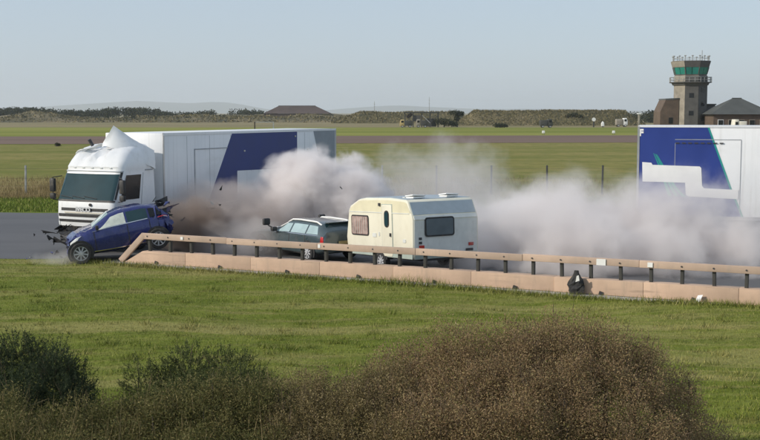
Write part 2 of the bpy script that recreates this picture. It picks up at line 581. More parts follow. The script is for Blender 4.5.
def dune_h(x, y, v):
    px = 380 + 1140 * x / y
    base = 0.5 + 1.4 * fbm(x, y, 0.02, 1.0) + 1.2 * fbm(x, y, 0.07, 4.0)
    base += 2.8 * math.exp(-((px - 35) / 28) ** 2) + 1.5 * math.exp(-((px - 190) / 60) ** 2) + 2.2 * math.exp(-((px - 330) / 80) ** 2)
    w = min(1, v * 3.0) ** 0.8
    return max(-0.3, w * (base + 0.9)) if v < 0.99 else -0.3
terrain('dunes', -430, 45, 545, 640, 240, 16, dune_h, M['dune'], 'low sandy scrub dunes')
def bank_h(x, y, v):
    px = 380 + 1140 * x / y
    e = min(1, max(0, (px - 452) / 22.0)) * min(1, max(0, (646 - px) / 22.0))
    w = min(1, v * 2.6) if v < 0.75 else (1 - v) * 4
    return w * e * (5.6 + 0.5 * fbm(x, y, 0.05, 2.0) + 0.35 * fbm(x, y, 0.25, 6.0)) - 0.15
terrain('grassy_bank', 22, 110, 412, 440, 170, 14, bank_h, M['bank'], 'long grassy earth bank')
def bank2_h(x, y, v):
    px = 380 + 1140 * x / y
    e = min(1, max(0, (px - 330) / 30.0)) * min(1, max(0, (475 - px) / 20.0))
    w = min(1, v * 2.6) if v < 0.75 else (1 - v) * 4
    return w * e * (5.0 + 0.5 * fbm(x, y, 0.05, 9.0)) - 0.15
terrain('low_bank', -40, 60, 505, 535, 120, 10, bank2_h, M['bank'], 'low earth bank behind the rig')


# ================================================================== vehicles
def wheel(parent, x, y, r, w, side, rim_mat='rim_silver', z=None, dual=False):
    """wheel (> rim); side = +1 left, -1 right"""
    z = r if z is None else z
    mb = MB()
    n = 24
    prof = [(-w / 2, r * 0.68), (-w / 2, r * 0.93), (-w * 0.38, r), (w * 0.38, r), (w / 2, r * 0.93), (w / 2, r * 0.68)]
    P = [[(x + p[1] * math.cos(2 * math.pi * k / n), y + p[0], z + p[1] * math.sin(2 * math.pi * k / n)) for k in range(n)] for p in prof]
    mb.grid(P + [P[0]], close=True)
    o = mb.build('wheel', M['rubber'], parent, smooth=True)
    mb = MB()
    yo = y + side * (w / 2 - 0.03)
    mb.cyl((x, yo - side * 0.10, z), (x, yo - side * 0.05, z), r * 0.68, n=20)
    for k in range(9):
        a = 2 * math.pi * k / 9
        mb.box((x + 0.38 * r * math.cos(a), yo - side * 0.01, z + 0.38 * r * math.sin(a)), (r * 0.56, 0.03, r * 0.13), (0, -a, 0))
    ro = [[(x + q_ * r * math.cos(2 * math.pi * k / 20), yo + side * h_, z + q_ * r * math.sin(2 * math.pi * k / 20)) for k in range(20)] for q_, h_ in ((0.62, -0.06), (0.62, 0.012), (0.70, 0.012), (0.70, -0.06))]
    mb.grid(ro + [ro[0]], close=True)
    mb.cyl((x, yo, z), (x, yo + side * 0.03, z), r * 0.16, n=10)
    mb.build('rim', M[rim_mat], o, smooth=True)
    return o

def text_part(name, body, size, mat, parent, M4, extrude=0.006, shear=0.0):
    cu = bpy.data.curves.new(name, 'FONT')
    cu.body = body
    cu.size = size
    cu.extrude = extrude
    cu.align_x, cu.align_y = 'CENTER', 'CENTER'
    cu.shear = shear
    cu.offset = 0.012 * size / 0.2
    to = bpy.data.objects.new(name + '_curve', cu)
    col.objects.link(to)
    bpy.context.view_layer.update()
    me = bpy.data.meshes.new_from_object(to)
    bpy.data.objects.remove(to)
    me.materials.clear()
    me.transform(M4)
    return link(name, me, mat, parent)

# ------------------------------------------------------------------ lorry
YAW_L = math.atan2(-0.9063, -0.4226)
lorry = thing('articulated_lorry', 'white articulated lorry with smashed front and torn roof fairing, hitting the blue car', 'lorry', (-9.93, 38.25, 0), (0, 0, YAW_L))

CAB = [  # z, x_front, half width, corner radius
    (0.88, 0.00, 1.22, 0.22), (1.25, 0.04, 1.25, 0.24), (1.72, 0.01, 1.25, 0.24), (2.70, -0.42, 1.21, 0.26), (2.80, -0.46, 1.215, 0.28),
    (2.88, -0.45, 1.22, 0.30), (3.08, -0.58, 1.19, 0.34), (3.28, -0.74, 1.14, 0.38), (3.47, -1.02, 1.04, 0.42), (3.60, -1.38, 0.86, 0.40), (3.65, -1.75, 0.55, 0.34)]
CAB_BACK = -2.22
def cab_pt(u, z, off=0.0):
    zs = [c[0] for c in CAB]
    xf = np.interp(z, zs, [c[1] for c in CAB]) + off
    hw = np.interp(z, zs, [c[2] for c in CAB]) + off
    r = np.interp(z, zs, [c[3] for c in CAB])
    k = int(min(4, math.floor(u)))
    f = u - k
    if k == 0: return Vector((CAB_BACK + (xf - r - CAB_BACK) * f, hw, z))
    if k == 1:
        a = math.pi / 2 * (1 - f)
        return Vector((xf - r + r * math.cos(a), hw - r + r * math.sin(a), z))
    bulge = 0.04
    if k == 2:
        yy = (hw - r) * (1 - 2 * f)
        return Vector((xf + bulge * (1 - (2 * f - 1) ** 2), yy, z))
    if k == 3:
        a = -math.pi / 2 * f
        return Vector((xf - r + r * math.cos(a), -(hw - r) + r * math.sin(a), z))
    return Vector((xf - r + (CAB_BACK - xf + r) * f, -hw, z))
def cab_patch(u0, u1, z0, z1, off=0.008, nu=12, nz=6, u0b=None, u1b=None, th=0.02):
    """patch on the cab skin; u limits run linearly from z0 (u0,u1) to z1 (u0b,u1b)"""
    u0b = u0 if u0b is None else u0b
    u1b = u1 if u1b is None else u1b
    P, Q = [], []
    for j in range(nz + 1):
        f = j / nz
        z = z0 + (z1 - z0) * f
        a, b_ = u0 + (u0b - u0) * f, u1 + (u1b - u1) * f
        P.append([cab_pt(a + (b_ - a) * i / nu, z, off) for i in range(nu + 1)])
        Q.append([cab_pt(a + (b_ - a) * i / nu, z, off - th) for i in range(nu + 1)])
    mb = MB()
    mb.grid(P); mb.grid(Q)
    m = (nz + 1) * (nu + 1)
    e = lambda i, j: i * (nu + 1) + j
    for j in range(nu):
        mb.f += [(e(0, j), e(0, j) + m, e(0, j + 1) + m, e(0, j + 1)), (e(nz, j), e(nz, j + 1), e(nz, j + 1) + m, e(nz, j) + m)]
    for i in range(nz):
        mb.f += [(e(i, 0), e(i + 1, 0), e(i + 1, 0) + m, e(i, 0) + m), (e(i, nu), e(i, nu) + m, e(i + 1, nu) + m, e(i + 1, nu))]
    return mb
us = [0, 0.25, 0.5, 0.75, 1] + [1 + k / 6 for k in range(1, 7)] + [2 + k / 10 for k in range(1, 11)] + [3 + k / 6 for k in range(1, 7)] + [4.25, 4.5, 4.75, 4.999]
zz = sorted(set([c[0] for c in CAB] + [1.0, 1.5, 1.95, 2.2, 2.4, 3.18, 3.37]))
rows = []
for z in zz:
    row = []
    for u in us:
        p = cab_pt(u, z)
        # roof crumpled by the impact
        if z > 3.0:
            d = max(0, 1 - ((p.x + 0.95) ** 2 + (p.y + 0.15) ** 2) / 0.45)
            p.z -= 0.16 * d * (0.6 + 0.6 * math.sin(p.y * 11 + p.x * 7))
            p.x -= 0.06 * d * math.sin(p.y * 9)
            q_ = 0.035 * max(0, 1 - ((p.x + 0.95) ** 2 + p.y ** 2) / 1.3)
            p += Vector((0, 0, q_ * math.sin(p.x * 41 + p.y * 57) - q_ * 0.6 * math.sin(p.y * 83)))
        row.append(p)
    rows.append(row)
mb = MB().grid(rows, close=True)
n = len(rows[0])
top = len(rows) * n - n
mb.f.append(tuple(range(top, top + n)))
cab = mb.build('cab', M['white_paint'], lorry, smooth=True)
ws = cab_patch(1.62, 3.38, 1.78, 2.64, 0.010, 24, 8, 1.55, 3.45).build('windscreen', M['windscreen'], cab, smooth=True)
cab_patch(1.45, 3.55, 1.72, 1.78, 0.012, 24, 1).build('windscreen_seal', M['black_plastic'], cab, smooth=True)
cab_patch(1.38, 1.56, 1.80, 2.70, 0.006, 4, 6, 1.30, 1.52).build('pillar_trim', M['black_plastic'], cab, smooth=True)
cab_patch(3.44, 3.62, 1.80, 2.70, 0.006, 4, 6, 3.48, 3.70).build('pillar_trim', M['black_plastic'], cab, smooth=True)
for y0 in (0.45, 0.0, -0.45):        # wipers parked on the glass
    a = cab_pt(2.5 - y0 * 0.55, 1.83, 0.03); b_ = cab_pt(2.5 - y0 * 0.55 + 0.26, 1.90, 0.03)
    MB().cyl(a, b_, 0.012, n=5).build('wiper', M['black_plastic'], cab)
cab_patch(1.3, 3.7, 2.71, 2.75, 0.02, 20, 1).build('roof_seam', M['seam'], cab, smooth=True)
# cab doors with dark windows
for lo, sgn in ((0.42, 1), (4.58, -1)):
    u = lambda q: (q if sgn > 0 else 5 - q)
    cab_patch(*sorted((u(0.40), u(0.98))), 0.98, 2.66, 0.006, 8, 6).build('door', M['white_paint'], cab, smooth=True)
    d = cab.children[-1]
    cab_patch(*sorted((u(0.46), u(0.97))), 1.78, 2.60, 0.016, 8, 6).build('door_window', M['dark_glass'], d, smooth=True)
    cab_patch(*sorted((u(0.48), u(0.56))), 1.50, 1.55, 0.035, 2, 1).build('door_handle', M['black_plastic'], d)
    cab_patch(*sorted((u(0.385), u(0.398))), 0.98, 2.66, 0.010, 1, 6).build('door_seam', M['seam'], cab)
    cab_patch(*sorted((u(0.05), u(0.33))), 2.72, 2.76, 0.012, 4, 1).build('side_seam', M['seam'], cab)
# grille slots, badge, letters
for z0, z1, ua, ub in ((1.40, 1.50, 2.02, 2.98), (1.20, 1.30, 1.75, 3.25), (1.02, 1.11, 1.75, 3.25)):
    cab_patch(ua, ub, z0, z1, 0.009, 20, 2).build('grille_slot', M['black_plastic'], cab, smooth=True)
cab_patch(2.10, 2.90, 1.325, 1.375, 0.03, 16, 1).build('grille_bar', M['chrome'], cab, smooth=True)
mt = Matrix.Translation((0.115, 0, 1.45)) @ Matrix.Rotation(R(90), 4, 'Z') @ Matrix.Rotation(R(90), 4, 'X')
text_part('lettering', 'IVECO', 0.21, M['letter_grey'], cab, mt)
MB().cyl((0.05, 0.28, 1.62), (0.10, 0.28, 1.62), 0.05, n=12).build('badge', M['black_plastic'], cab)
for s in (1, -1):
    cab_patch(*((1.35, 1.85) if s > 0 else (3.15, 3.65)), 0.90, 1.02, 0.012, 8, 3).build('headlight', M['clear_lens'], cab, smooth=True)
# sun-visor lamps and air horns line the brow
for k in range(5):
    p = cab_pt(2.1 + 0.2 * k, 2.84, 0.012)
    MB().box(p, (0.02, 0.10, 0.03)).build('marker_lamp', M['clear_lens'], cab)
# mirrors on arms
for s in (1, -1):
    mb = MB().tube([(-0.30, s * 1.20, 2.55), (-0.12, s * 1.46, 2.50), (-0.12, s * 1.46, 1.75), (-0.22, s * 1.22, 1.72)], 0.018)
    arm = mb.build('mirror_arm', M['black_plastic'], lorry)
    MB().box((-0.13, s * 1.47, 2.24), (0.14, 0.20, 0.46)).build('mirror', M['black_plastic'], arm, bevel=0.04)
    MB().box((-0.13, s * 1.47, 1.86), (0.14, 0.20, 0.20)).build('mirror', M['black_plastic'], arm, bevel=0.04)
# bumper: broken open and pushed down
rb = random.Random(3)
mb = MB()
P = []
for j in range(5):
    z = 0.86 - 0.13 * j
    row = []
    for i in range(19):
        u = 1.2 + 2.6 * i / 18
        p = cab_pt(u, 0.9, -0.02)
        d = 0.06 + 0.05 * j
        row.append(Vector((p.x + rb.uniform(-d, d) - 0.05 * j, p.y + rb.uniform(-d, d) * 0.6, z + rb.uniform(-0.05, 0.05) - (0.10 if i > 11 else 0))))
    P.append(row)
mb.slab(P, (-0.05, 0, 0))
mb.build('bumper', M['black_plastic'], lorry)
bump_ = lorry.children[-1]
for k in range(16):
    c_ = (rb.uniform(-0.05, 0.55), rb.uniform(-1.45, -0.3), rb.uniform(0.25, 0.88))
    q = [Vector((rb.uniform(-.26, .26), rb.uniform(-.38, .38), rb.uniform(-.17, .17))) + Vector(c_) for _ in range(4)]
    MB().slab([[q[0], q[1]], [q[3], q[2]]], (0.02, 0.0, 0.02)).build('broken_panel', M['black_plastic'] if k % 3 else M['dark_steel'], bump_)
# torn wind deflector standing up from the roof
topc = [(-1.22, 0.30, 4.27), (-1.42, 0.52, 4.05), (-1.68, 0.80, 3.78), (-1.98, 1.04, 3.56), (-2.28, 1.20, 3.40)]
midc = [(-1.10, 0.13, 3.92), (-1.20, 0.50, 3.80), (-1.44, 0.88, 3.56), (-1.82, 1.14, 3.34), (-2.26, 1.26, 3.12)]
botc = [(-0.98, -0.02, 3.60), (-1.02, 0.46, 3.50), (-1.26, 0.92, 3.30), (-1.70, 1.20, 3.02), (-2.24, 1.27, 2.78)]
def spline(pts, n):
    out = []
    pts = [Vector(p) for p in pts]
    for k in range(n + 1):
        f = k / n * (len(pts) - 1)
        i = min(len(pts) - 2, int(f)); w = f - i
        p0, p1, p2, p3 = pts[max(0, i - 1)], pts[i], pts[i + 1], pts[min(len(pts) - 1, i + 2)]
        out.append(0.5 * ((2 * p1) + (p2 - p0) * w + (2 * p0 - 5 * p1 + 4 * p2 - p3) * w * w + (3 * p1 - p0 - 3 * p2 + p3) * w ** 3))
    return out
cs = [spline(c, 16) for c in (topc, midc, botc)]
P = [[spline([cs[0][i], cs[1][i], cs[2][i]], 6)[j] for i in range(17)] for j in range(7)]
P = [[p + Vector((rb.uniform(-.007, .007), rb.uniform(-.007, .007), rb.uniform(-.007, .007) - (0.07 * rb.random() if j == 6 else 0))) for p in row] for j, row in enumerate(P)]
MB().slab(P, (-0.03, -0.03, -0.01)).build('torn_deflector', M['white_paint'], lorry, smooth=True)
P = [[Vector((-0.78 - 0.10 * i, -1.0 + 0.17 * i + 0.1 * j, 3.32 + 0.05 * i + 0.045 * j + rb.uniform(-.03, .05))) for i in range(7)] for j in range(4)]
MB().slab(P, (0, 0, -0.02)).build('crumpled_sheet', M['white_paint'], lorry)
MB().cyl((-1.15, -0.55, 3.56), (-1.05, -0.62, 3.78), 0.06, n=10).build('beacon', M['dark_steel'], lorry)
# chassis, tanks, steps, wheels
MB().box((-3.4, 0, 0.75), (6.2, 0.9, 0.28)).box((-0.40, 0, 0.60), (0.62, 2.34, 0.58)).build('chassis', M['dark_steel'], lorry)
MB().cyl((-2.6, 1.0, 0.72), (-3.9, 1.0, 0.72), 0.30, n=18).build('fuel_tank', M['steel'], lorry, smooth=True)
for s in (1, -1):
    MB().box((-0.62, s * 1.12, 0.62), (0.55, 0.2, 0.5)).build('cab_step', M['black_plastic'], lorry, bevel=0.03)
    P = [[(-1.42 + 0.62 * math.cos(a), s * yy, 0.52 + 0.62 * math.sin(a)) for a in np.linspace(0.1, math.pi - 0.1, 12)] for yy in (0.9, 1.24)]
    MB().slab(P, (0, 0, 0.03)).build('mudguard', M['black_plastic'], lorry, smooth=True)
    wheel(lorry, -1.42, s * 1.03, 0.51, 0.32, s)
    wheel(lorry, -5.1, s * 0.95, 0.51, 0.55, s)

# trailer box with its livery
TL, TT, TB = 13.3, 3.98, 1.15       # length, top, underside
X0 = -2.72
mb = MB().box((X0 - TL / 2, 0, (TT + TB) / 2), (TL, 2.5, TT - TB))
trl = mb.build('trailer_box', M['box_white'], lorry, bevel=0.03)
for x_, d_ in ((X0 - 0.02, 0.08), (X0 - TL + 0.03, 0.08)):
    MB().box((x_ - 0.02, 1.252, (TT + TB) / 2), (d_, 0.03, TT - TB + 0.02)).build('corner_post', M['steel'], trl)
MB().box((X0 - TL / 2, 1.254, TT - 0.04), (TL, 0.03, 0.09)).build('top_rail', M['box_white'], trl)
MB().box((X0 - TL / 2, 1.254, TB + 0.05), (TL, 0.03, 0.12)).build('bottom_rail', M['steel'], trl)
def livery(parent, poly, mat, name, y, lx0, sgn, th=0.006):
    pp = [(lx0 + sgn * p[0], p[1]) for p in poly]
    return MB().prism(pp, 'y', y, y + (th if y > 0 else -th)).build(name, M[mat], parent)
Ys = 1.251
livery(trl, [(4.54, 3.92), (9.68, 3.92), (9.68, 2.47), (9.25, 2.36), (4.88, 2.44), (4.84, 1.30), (2.78, 1.30)], 'livery_navy', 'blue_panel', Ys, X0, -1)
livery(trl, [(4.86, 2.42), (9.25, 2.34), (9.25, 1.85), (7.2, 1.83), (7.1, 1.32), (4.86, 1.32)], 'box_white', 'white_stripe', Ys, X0, -1)
livery(trl, [(11.15, 3.92), (13.2, 3.92), (13.2, 1.4), (12.2, 1.4)], 'livery_grey', 'grey_panel', Ys, X0, -1)
mb = MB()
for (a, b_) in (((1.95, 3.36), (4.15, 3.36)), ((1.95, 3.36), (1.95, 1.35)), ):
    mb.box((X0 - (a[0] + b_[0]) / 2, Ys + 0.012, (a[1] + b_[1]) / 2), (abs(a[0] - b_[0]) + 0.03, 0.02, abs(a[1] - b_[1]) + 0.03))
mb.build('side_door_seam', M['seam'], trl)
for l_, z_ in ((5.4, 3.2), (9.5, 3.7), (10.6, 3.1), (11.6, 3.1)):
    MB().box((X0 - l_, Ys + 0.015, z_), (0.10, 0.03, 0.06)).build('door_fitting', M['steel'], trl)
for k in range(1, 9):
    MB().box((X0 - TL * k / 9, Ys + 0.001, 2.6), (0.018, 0.004, 2.5)).build('panel_seam', M['seam'], trl)
for k, ax in enumerate((8.6, 9.9, 11.2)):
    for s in (1, -1):
        wheel(lorry, X0 - ax, s * 1.02, 0.5, 0.38, s)
MB().box((X0 - 9.5, 0, 0.95), (6.5, 1.0, 0.36)).box((X0 - 3.0, 0.0, 1.0), (5.5, 0.9, 0.26)).build('trailer_frame', M['dark_steel'], lorry)
for s in (1, -1):
    MB().box((X0 - 5.6, s * 1.16, 0.72), (2.6, 0.04, 0.42)).build('side_guard', M['steel'], lorry)
    MB().box((X0 - 3.4, s * 0.75, 0.62), (0.16, 0.16, 0.95)).box((X0 - 3.4, s * 0.75, 0.12), (0.3, 0.26, 0.05)).build('landing_leg', M['dark_steel'], lorry)

# ------------------------------------------------------------------ parked trailer on the right
TR_T, TR_B, TR_L = 4.27, 1.18, 13.6
tr = thing('parked_trailer', 'tall white box trailer with bright blue end panel, cut by the right edge', 'trailer', (8.6, 38.1, 0), (0, 0, R(-13.5)))
bx_ = MB().box((TR_L / 2, 1.28, (TR_T + TR_B) / 2), (TR_L, 2.5, TR_T - TR_B)).build('trailer_box', M['box_white'], tr, bevel=0.03)
def lv(zp):   # livery point measured from the picture: metres right of the end, height
    return ((zp[0] - 42) * 0.00985, TR_T - (zp[1] - 55) * 0.00985)
YF = 0.03
def liv2(pts, mat, name, y):
    return MB().prism([lv(p) for p in pts], 'y', y, y - 0.006).build(name, M[mat], bx_)
liv2([(47, 60), (268, 60), (345, 265), (384, 358), (47, 358)], 'livery_blue', 'blue_panel', YF - 0.001)
liv2([(268, 60), (274, 60), (351, 265), (391, 358), (384, 358), (345, 265)], 'livery_green', 'green_edge', YF - 0.001)
strands = [[(95, 148), (118, 200), (140, 262), (152, 292)], [(101, 150), (126, 200), (155, 262), (174, 292)], [(105, 152), (134, 202), (168, 262), (198, 293)]]
for sl in strands:
    L_ = spline([(p[0], p[1], 0) for p in sl], 10)
    top_ = [(p.x - 1 - 6 * k / 10, p.y) for k, p in enumerate(L_)]
    bot_ = [(p.x + 1 + 6 * k / 10, p.y) for k, p in enumerate(L_)]
    P = [[Vector((lv(q)[0], YF - 0.0085, lv(q)[1])) for q in row] for row in (top_, bot_)]
    MB().slab(P, (0, -0.004, 0)).build('green_strand', M['livery_green'], bx_)
liv2([(58, 178), (88, 180), (92, 187), (246, 191), (251, 196), (255, 256), (262, 264), (372, 268), (372, 299), (212, 292), (203, 286), (200, 246), (60, 244)], 'plain_white', 'white_step_logo', YF - 0.0135)
mt = Matrix.Translation((0.10, YF - 0.010, TR_T - 0.24)) @ Matrix.Rotation(R(90), 4, 'X')
text_part('letter', 'F', 0.30, M['plain_white'], bx_, mt)
for k in range(8):
    MB().box((1.28 + k * 0.20, YF - 0.02, TR_T - 0.57), (0.12, 0.03, 0.035)).build('hinge', M['dark_steel'], bx_)
mb = MB()
mb.box((2.25, YF - 0.004, TR_T - 0.455), (2.1, 0.012, 0.02)).box((3.3, YF - 0.004, 2.6), (0.02, 0.012, 2.4)).box((1.21, YF - 0.004, 2.6), (0.015, 0.012, 2.2))
mb.build('side_door_seam', M['seam'], bx_)
MB().box((TR_L / 2, YF - 0.006, TR_T - 0.025), (TR_L, 0.03, 0.06)).build('top_rail', M['box_white'], bx_)
MB().box((TR_L / 2, YF - 0.006, TR_B + 0.05), (TR_L, 0.03, 0.11)).build('bottom_rail', M['steel'], bx_)
MB().box((0.02, YF - 0.006, 2.7), (0.07, 0.03, TR_T - TR_B)).build('corner_post', M['steel'], bx_)
for k in range(3, 10):
    MB().box((TR_L * k / 10, YF - 0.0015, 2.7), (0.018, 0.004, 2.9)).build('panel_seam', M['seam'], bx_)
for ax in (2.4, 3.7, 5.0):
    for y_, s in ((0.28, -1), (2.3, 1)):
        wheel(tr, ax, y_, 0.5, 0.38, s)
MB().box((4.5, 1.28, 0.97), (8.0, 1.0, 0.36)).build('trailer_frame', M['dark_steel'], tr)
MB().box((0.15, 1.28, 0.62), (0.12, 2.3, 0.14)).build('rear_bumper', M['dark_steel'], tr)
for y_ in (0.45, 2.1):
    MB().box((10.6, y_, 0.62), (0.16, 0.16, 1.1)).box((10.6, y_, 0.05), (0.3, 0.26, 0.06)).build('landing_leg', M['dark_steel'], tr)
    MB().box((-0.01, y_ + 0.1, 1.26), (0.06, 0.34, 0.12)).build('rear_lamp', M['red_lens'], tr)

# ------------------------------------------------------------------ cars
class CarBody:
    def __init__(s, st):
        s.st = sorted(st)
        s.X = [q[0] for q in s.st]
    def g(s, x, k):
        return float(np.interp(x, s.X, [q[k] for q in s.st]))
    def ring(s, x):
        zb, zl, zt, w, wt = (s.g(x, k) for k in (1, 2, 3, 4, 5))
        hh = max(0.02, zt - zl)
        return [(0, zb), (0.80 * w, zb), (0.955 * w, zb + 0.07), (0.985 * w, zb + 0.2 * (zl - zb)), (w, zb + 0.55 * (zl - zb)), (0.975 * w, zl - 0.05), (0.955 * w, zl),
                (wt, zt - 0.22 * hh if hh < .2 else zt - 0.085), (0.90 * wt, zt - 0.03), (0.68 * wt, zt), (0, zt + 0.025)]
    def side(s, x, v, off=0.0):
        r = s.ring(x)
        a, b_ = r[6], r[7]
        return Vector((x, a[0] + (b_[0] - a[0]) * v + off, a[1] + (b_[1] - a[1]) * v))
    def lower(s, x, v, off=0.0):
        """v 0..1 from sill to belt on the body side"""
        r = s.ring(x)[2:7]
        f = v * 4; i = min(3, int(f)); q = f - i
        return Vector((x, r[i][0] + (r[i + 1][0] - r[i][0]) * q + off, r[i][1] + (r[i + 1][1] - r[i][1]) * q))
    def top(s, x, v, off=0.0):
        """v -1..1 across"""
        r = s.ring(x)
        pts = [(-r[8][0], r[8][1]), (-r[9][0], r[9][1]), (0, r[10][1]), (r[9][0], r[9][1]), (r[8][0], r[8][1])]
        y = v * r[8][0]
        z = float(np.interp(y, [p[0] for p in pts], [p[1] for p in pts]))
        return Vector((x, y, z + off))
    def body(s, name, mat, parent, crumple=None, dx=0.07):
        xs_ = sorted(set([round(float(q), 4) for q in np.arange(s.X[0], s.X[-1], dx)] + [round(q, 4) for q in s.X]))
        rows = []
        for x in xs_:
            r = s.ring(x)
            pts = [Vector((x, p[0], p[1])) for p in r] + [Vector((x, -p[0], p[1])) for p in r[-2:0:-1]]
            if crumple: pts = [crumple(p) for p in pts]
            rows.append(pts)
        mb = MB().grid(rows, close=True)
        n = len(rows[0])
        mb.f.append(tuple(range(n)))
        mb.f.append(tuple(range((len(rows) - 1) * n, len(rows) * n)))
        return mb.build(name, mat, parent, smooth=True)
    def side_patch(s, q, sgn, fn=None, off=0.008, nu=8, nv=4):
        """q: 4 corners (x,v): rear-bottom, front-bottom, front-top, rear-top"""
        fn = fn or s.side
        P = []
        for j in range(nv + 1):
            fv = j / nv
            row = []
            for i in range(nu + 1):
                fu = i / nu
                x = (q[0][0] * (1 - fu) + q[1][0] * fu) * (1 - fv) + (q[3][0] * (1 - fu) + q[2][0] * fu) * fv
                v = (q[0][1] * (1 - fu) + q[1][1] * fu) * (1 - fv) + (q[3][1] * (1 - fu) + q[2][1] * fu) * fv
                p = fn(x, v, off)
                p.y *= sgn
                row.append(p)
            P.append(row)
        return MB().slab(P, (0, -0.012 * sgn, 0))
    def top_patch(s, x0, x1, v0, v1, off=0.01, nu=8, nv=8):
        P = [[s.top(x0 + (x1 - x0) * i / nu, v0 + (v1 - v0) * j / nv, off) for i in range(nu + 1)] for j in range(nv + 1)]
        return MB().slab(P, (0, 0, -0.012))

# blue car: nose on the ground, tail kicked up
YAW_B = R(180 + 16)
PB = R(9.5)
blue = thing('blue_car', 'dark blue hatchback, nose down and crushed, pinned against the lorry', 'car', (-9.34, 35.35, 0.0), (0, 0, YAW_B))
# parts are written with the front axle at x=0, the left wheel on y=0; then pitched about the front wheel
cb = CarBody([(0.33, 0.36, 0.58, 0.64, 0.60, 0.46), (0.26, 0.27, 0.72, 0.80, 0.76, 0.62), (0.05, 0.25, 0.86, 0.97, 0.87, 0.74), (-0.45, 0.22, 0.95, 1.08, 0.90, 0.78),
              (-1.02, 0.20, 1.00, 1.42, 0.905, 0.68), (-1.35, 0.20, 1.01, 1.50, 0.905, 0.68), (-2.05, 0.20, 1.04, 1.52, 0.905, 0.68), (-2.55, 0.24, 1.06, 1.47, 0.89, 0.66), (-2.72, 0.32, 1.08, 1.30, 0.86, 0.64), (-2.86, 0.40, 1.02, 1.10, 0.80, 0.66), (-2.91, 0.5, 0.88, 0.92, 0.72, 0.6)])
cb = CarBody([(q[0], q[1], q[2] * 0.97, q[3] * 0.965, q[4], q[5]) for q in cb.st])
rc = random.Random(11)
def crump(p):
    a = max(0, (p.x + 0.35)) * 0.20 + max(0, (-2.2 - p.x)) * 0.20 + 0.006
    if p.x < -1.9 and p.z > 0.8: p = p + Vector((0.10, 0, -0.16)) * min(1, (-1.9 - p.x)) * (1.0 if p.y < 0.2 else 0.45)
    return p + Vector((rc.uniform(-a, a) * 0.7, rc.uniform(-a, a) * 0.5, rc.uniform(-a, a) * 0.7 - max(0, p.x) * 0.08 * (1 if p.y < 0 else 0.2)))
sub0 = len(blue.children)
bb = cb.body('body', M['car_blue'], blue, crump)
cb.side_patch([(-1.52, 0.06), (-0.62, 0.08), (-1.08, 0.90), (-1.50, 0.92)], 1).build('front_side_window', M['off_white'], bb, smooth=True)
cb.side_patch([(-2.22, 0.06), (-1.58, 0.06), (-1.56, 0.92), (-2.20, 0.92)], 1).build('rear_side_window', M['windscreen'], bb, smooth=True)
cb.side_patch([(-2.68, 0.22), (-2.28, 0.06), (-2.26, 0.90), (-2.52, 0.88)], 1).build('quarter_window', M['dark_glass'], bb, smooth=True)
for q in ([(-1.52, 0.06), (-0.62, 0.08), (-1.08, 0.90), (-1.50, 0.92)], [(-2.22, 0.06), (-1.58, 0.06), (-1.56, 0.92), (-2.20, 0.92)]):
    cb.side_patch(q, -1).build('side_window', M['dark_glass'], bb, smooth=True)
cb.top_patch(-1.02, -0.48, -0.92, 0.92).build('windscreen', M['sky_tinted_glass'], bb, smooth=True)
cb.side_patch([(-2.2, 0.0), (-0.45, 0.0), (-0.45, 0.055), (-2.2, 0.055)], 1, off=0.014).build('window_trim', M['chrome'], bb)
cb.side_patch([(-2.25, 0.02), (-0.42, 0.02), (-0.42, 0.10), (-2.25, 0.10)], 1, cb.lower, 0.02).build('sill_trim', M['chrome'], bb)
for xs0 in (-0.50, -1.54, -2.24):
    cb.side_patch([(xs0 - 0.012, 0.1), (xs0 + 0.012, 0.1), (xs0 + 0.012, 0.97), (xs0 - 0.012, 0.97)], 1, cb.lower, 0.006, 1, 8).build('door_seam', M['black_plastic'], bb)
for xs0 in (-1.38, -2.12):
    cb.side_patch([(xs0 - 0.1, 0.76), (xs0 + 0.1, 0.76), (xs0 + 0.1, 0.81), (xs0 - 0.1, 0.81)], 1, cb.lower, 0.03, 2, 1).build('door_handle', M['car_blue'], bb)
cb.side_patch([(-2.84, 0.80), (-2.50, 0.86), (-2.54, 0.99), (-2.82, 0.97)], 1, cb.lower, 0.03).build('tail_light', M['red_lens'], bb, smooth=True)
cb.side_patch([(-2.82, 0.80), (-2.70, 0.80), (-2.70, 0.88), (-2.82, 0.88)], 1, cb.lower, 0.035, 2, 1).build('tail_reflector', M['clear_lens'], bb)
cb.side_patch([(0.02, 0.70), (0.36, 0.72), (0.30, 0.98), (-0.12, 0.98)], 1, cb.lower, 0.02).build('headlight', M['clear_lens'], bb, smooth=True)
MB().box((-0.62, 1.0, 1.04), (0.10, 0.20, 0.14)).build('mirror', M['black_plastic'], bb, bevel=0.03)
# wheel arches
for xa in (0.0, -2.42):
    ring0 = [(xa + 0.40 * math.cos(a), 0.33 + 0.40 * math.sin(a)) for a in np.linspace(-0.5, math.pi + 0.5, 18)]
    MB().prism(ring0, 'y', 0.70, 0.912).build('wheel_arch', M['black_plastic'], bb)
    MB().prism(ring0, 'y', -0.70, -0.912).build('wheel_arch', M['black_plastic'], bb)
for xa in (0.0, -2.42):
    for s in (1, -1):
        wheel(blue, xa, s * 0.835, 0.33, 0.24, s, z=0.33)
for k in range(18):     # torn tail panels and hanging trim
    c_ = Vector((-2.72 + rc.uniform(-0.28, 0.2), rc.uniform(-0.5, 0.6), rc.uniform(0.55, 1.45)))
    q = [c_ + Vector((rc.uniform(-.34, .30), rc.uniform(-.30, .30), rc.uniform(-.20, .20))) for _ in range(4)]
    MB().slab([[q[0], q[1]], [q[3], q[2]]], (0.015, 0.015, 0.015)).build('torn_panel', M['black_plastic'] if k % 3 else M['car_blue'], bb)
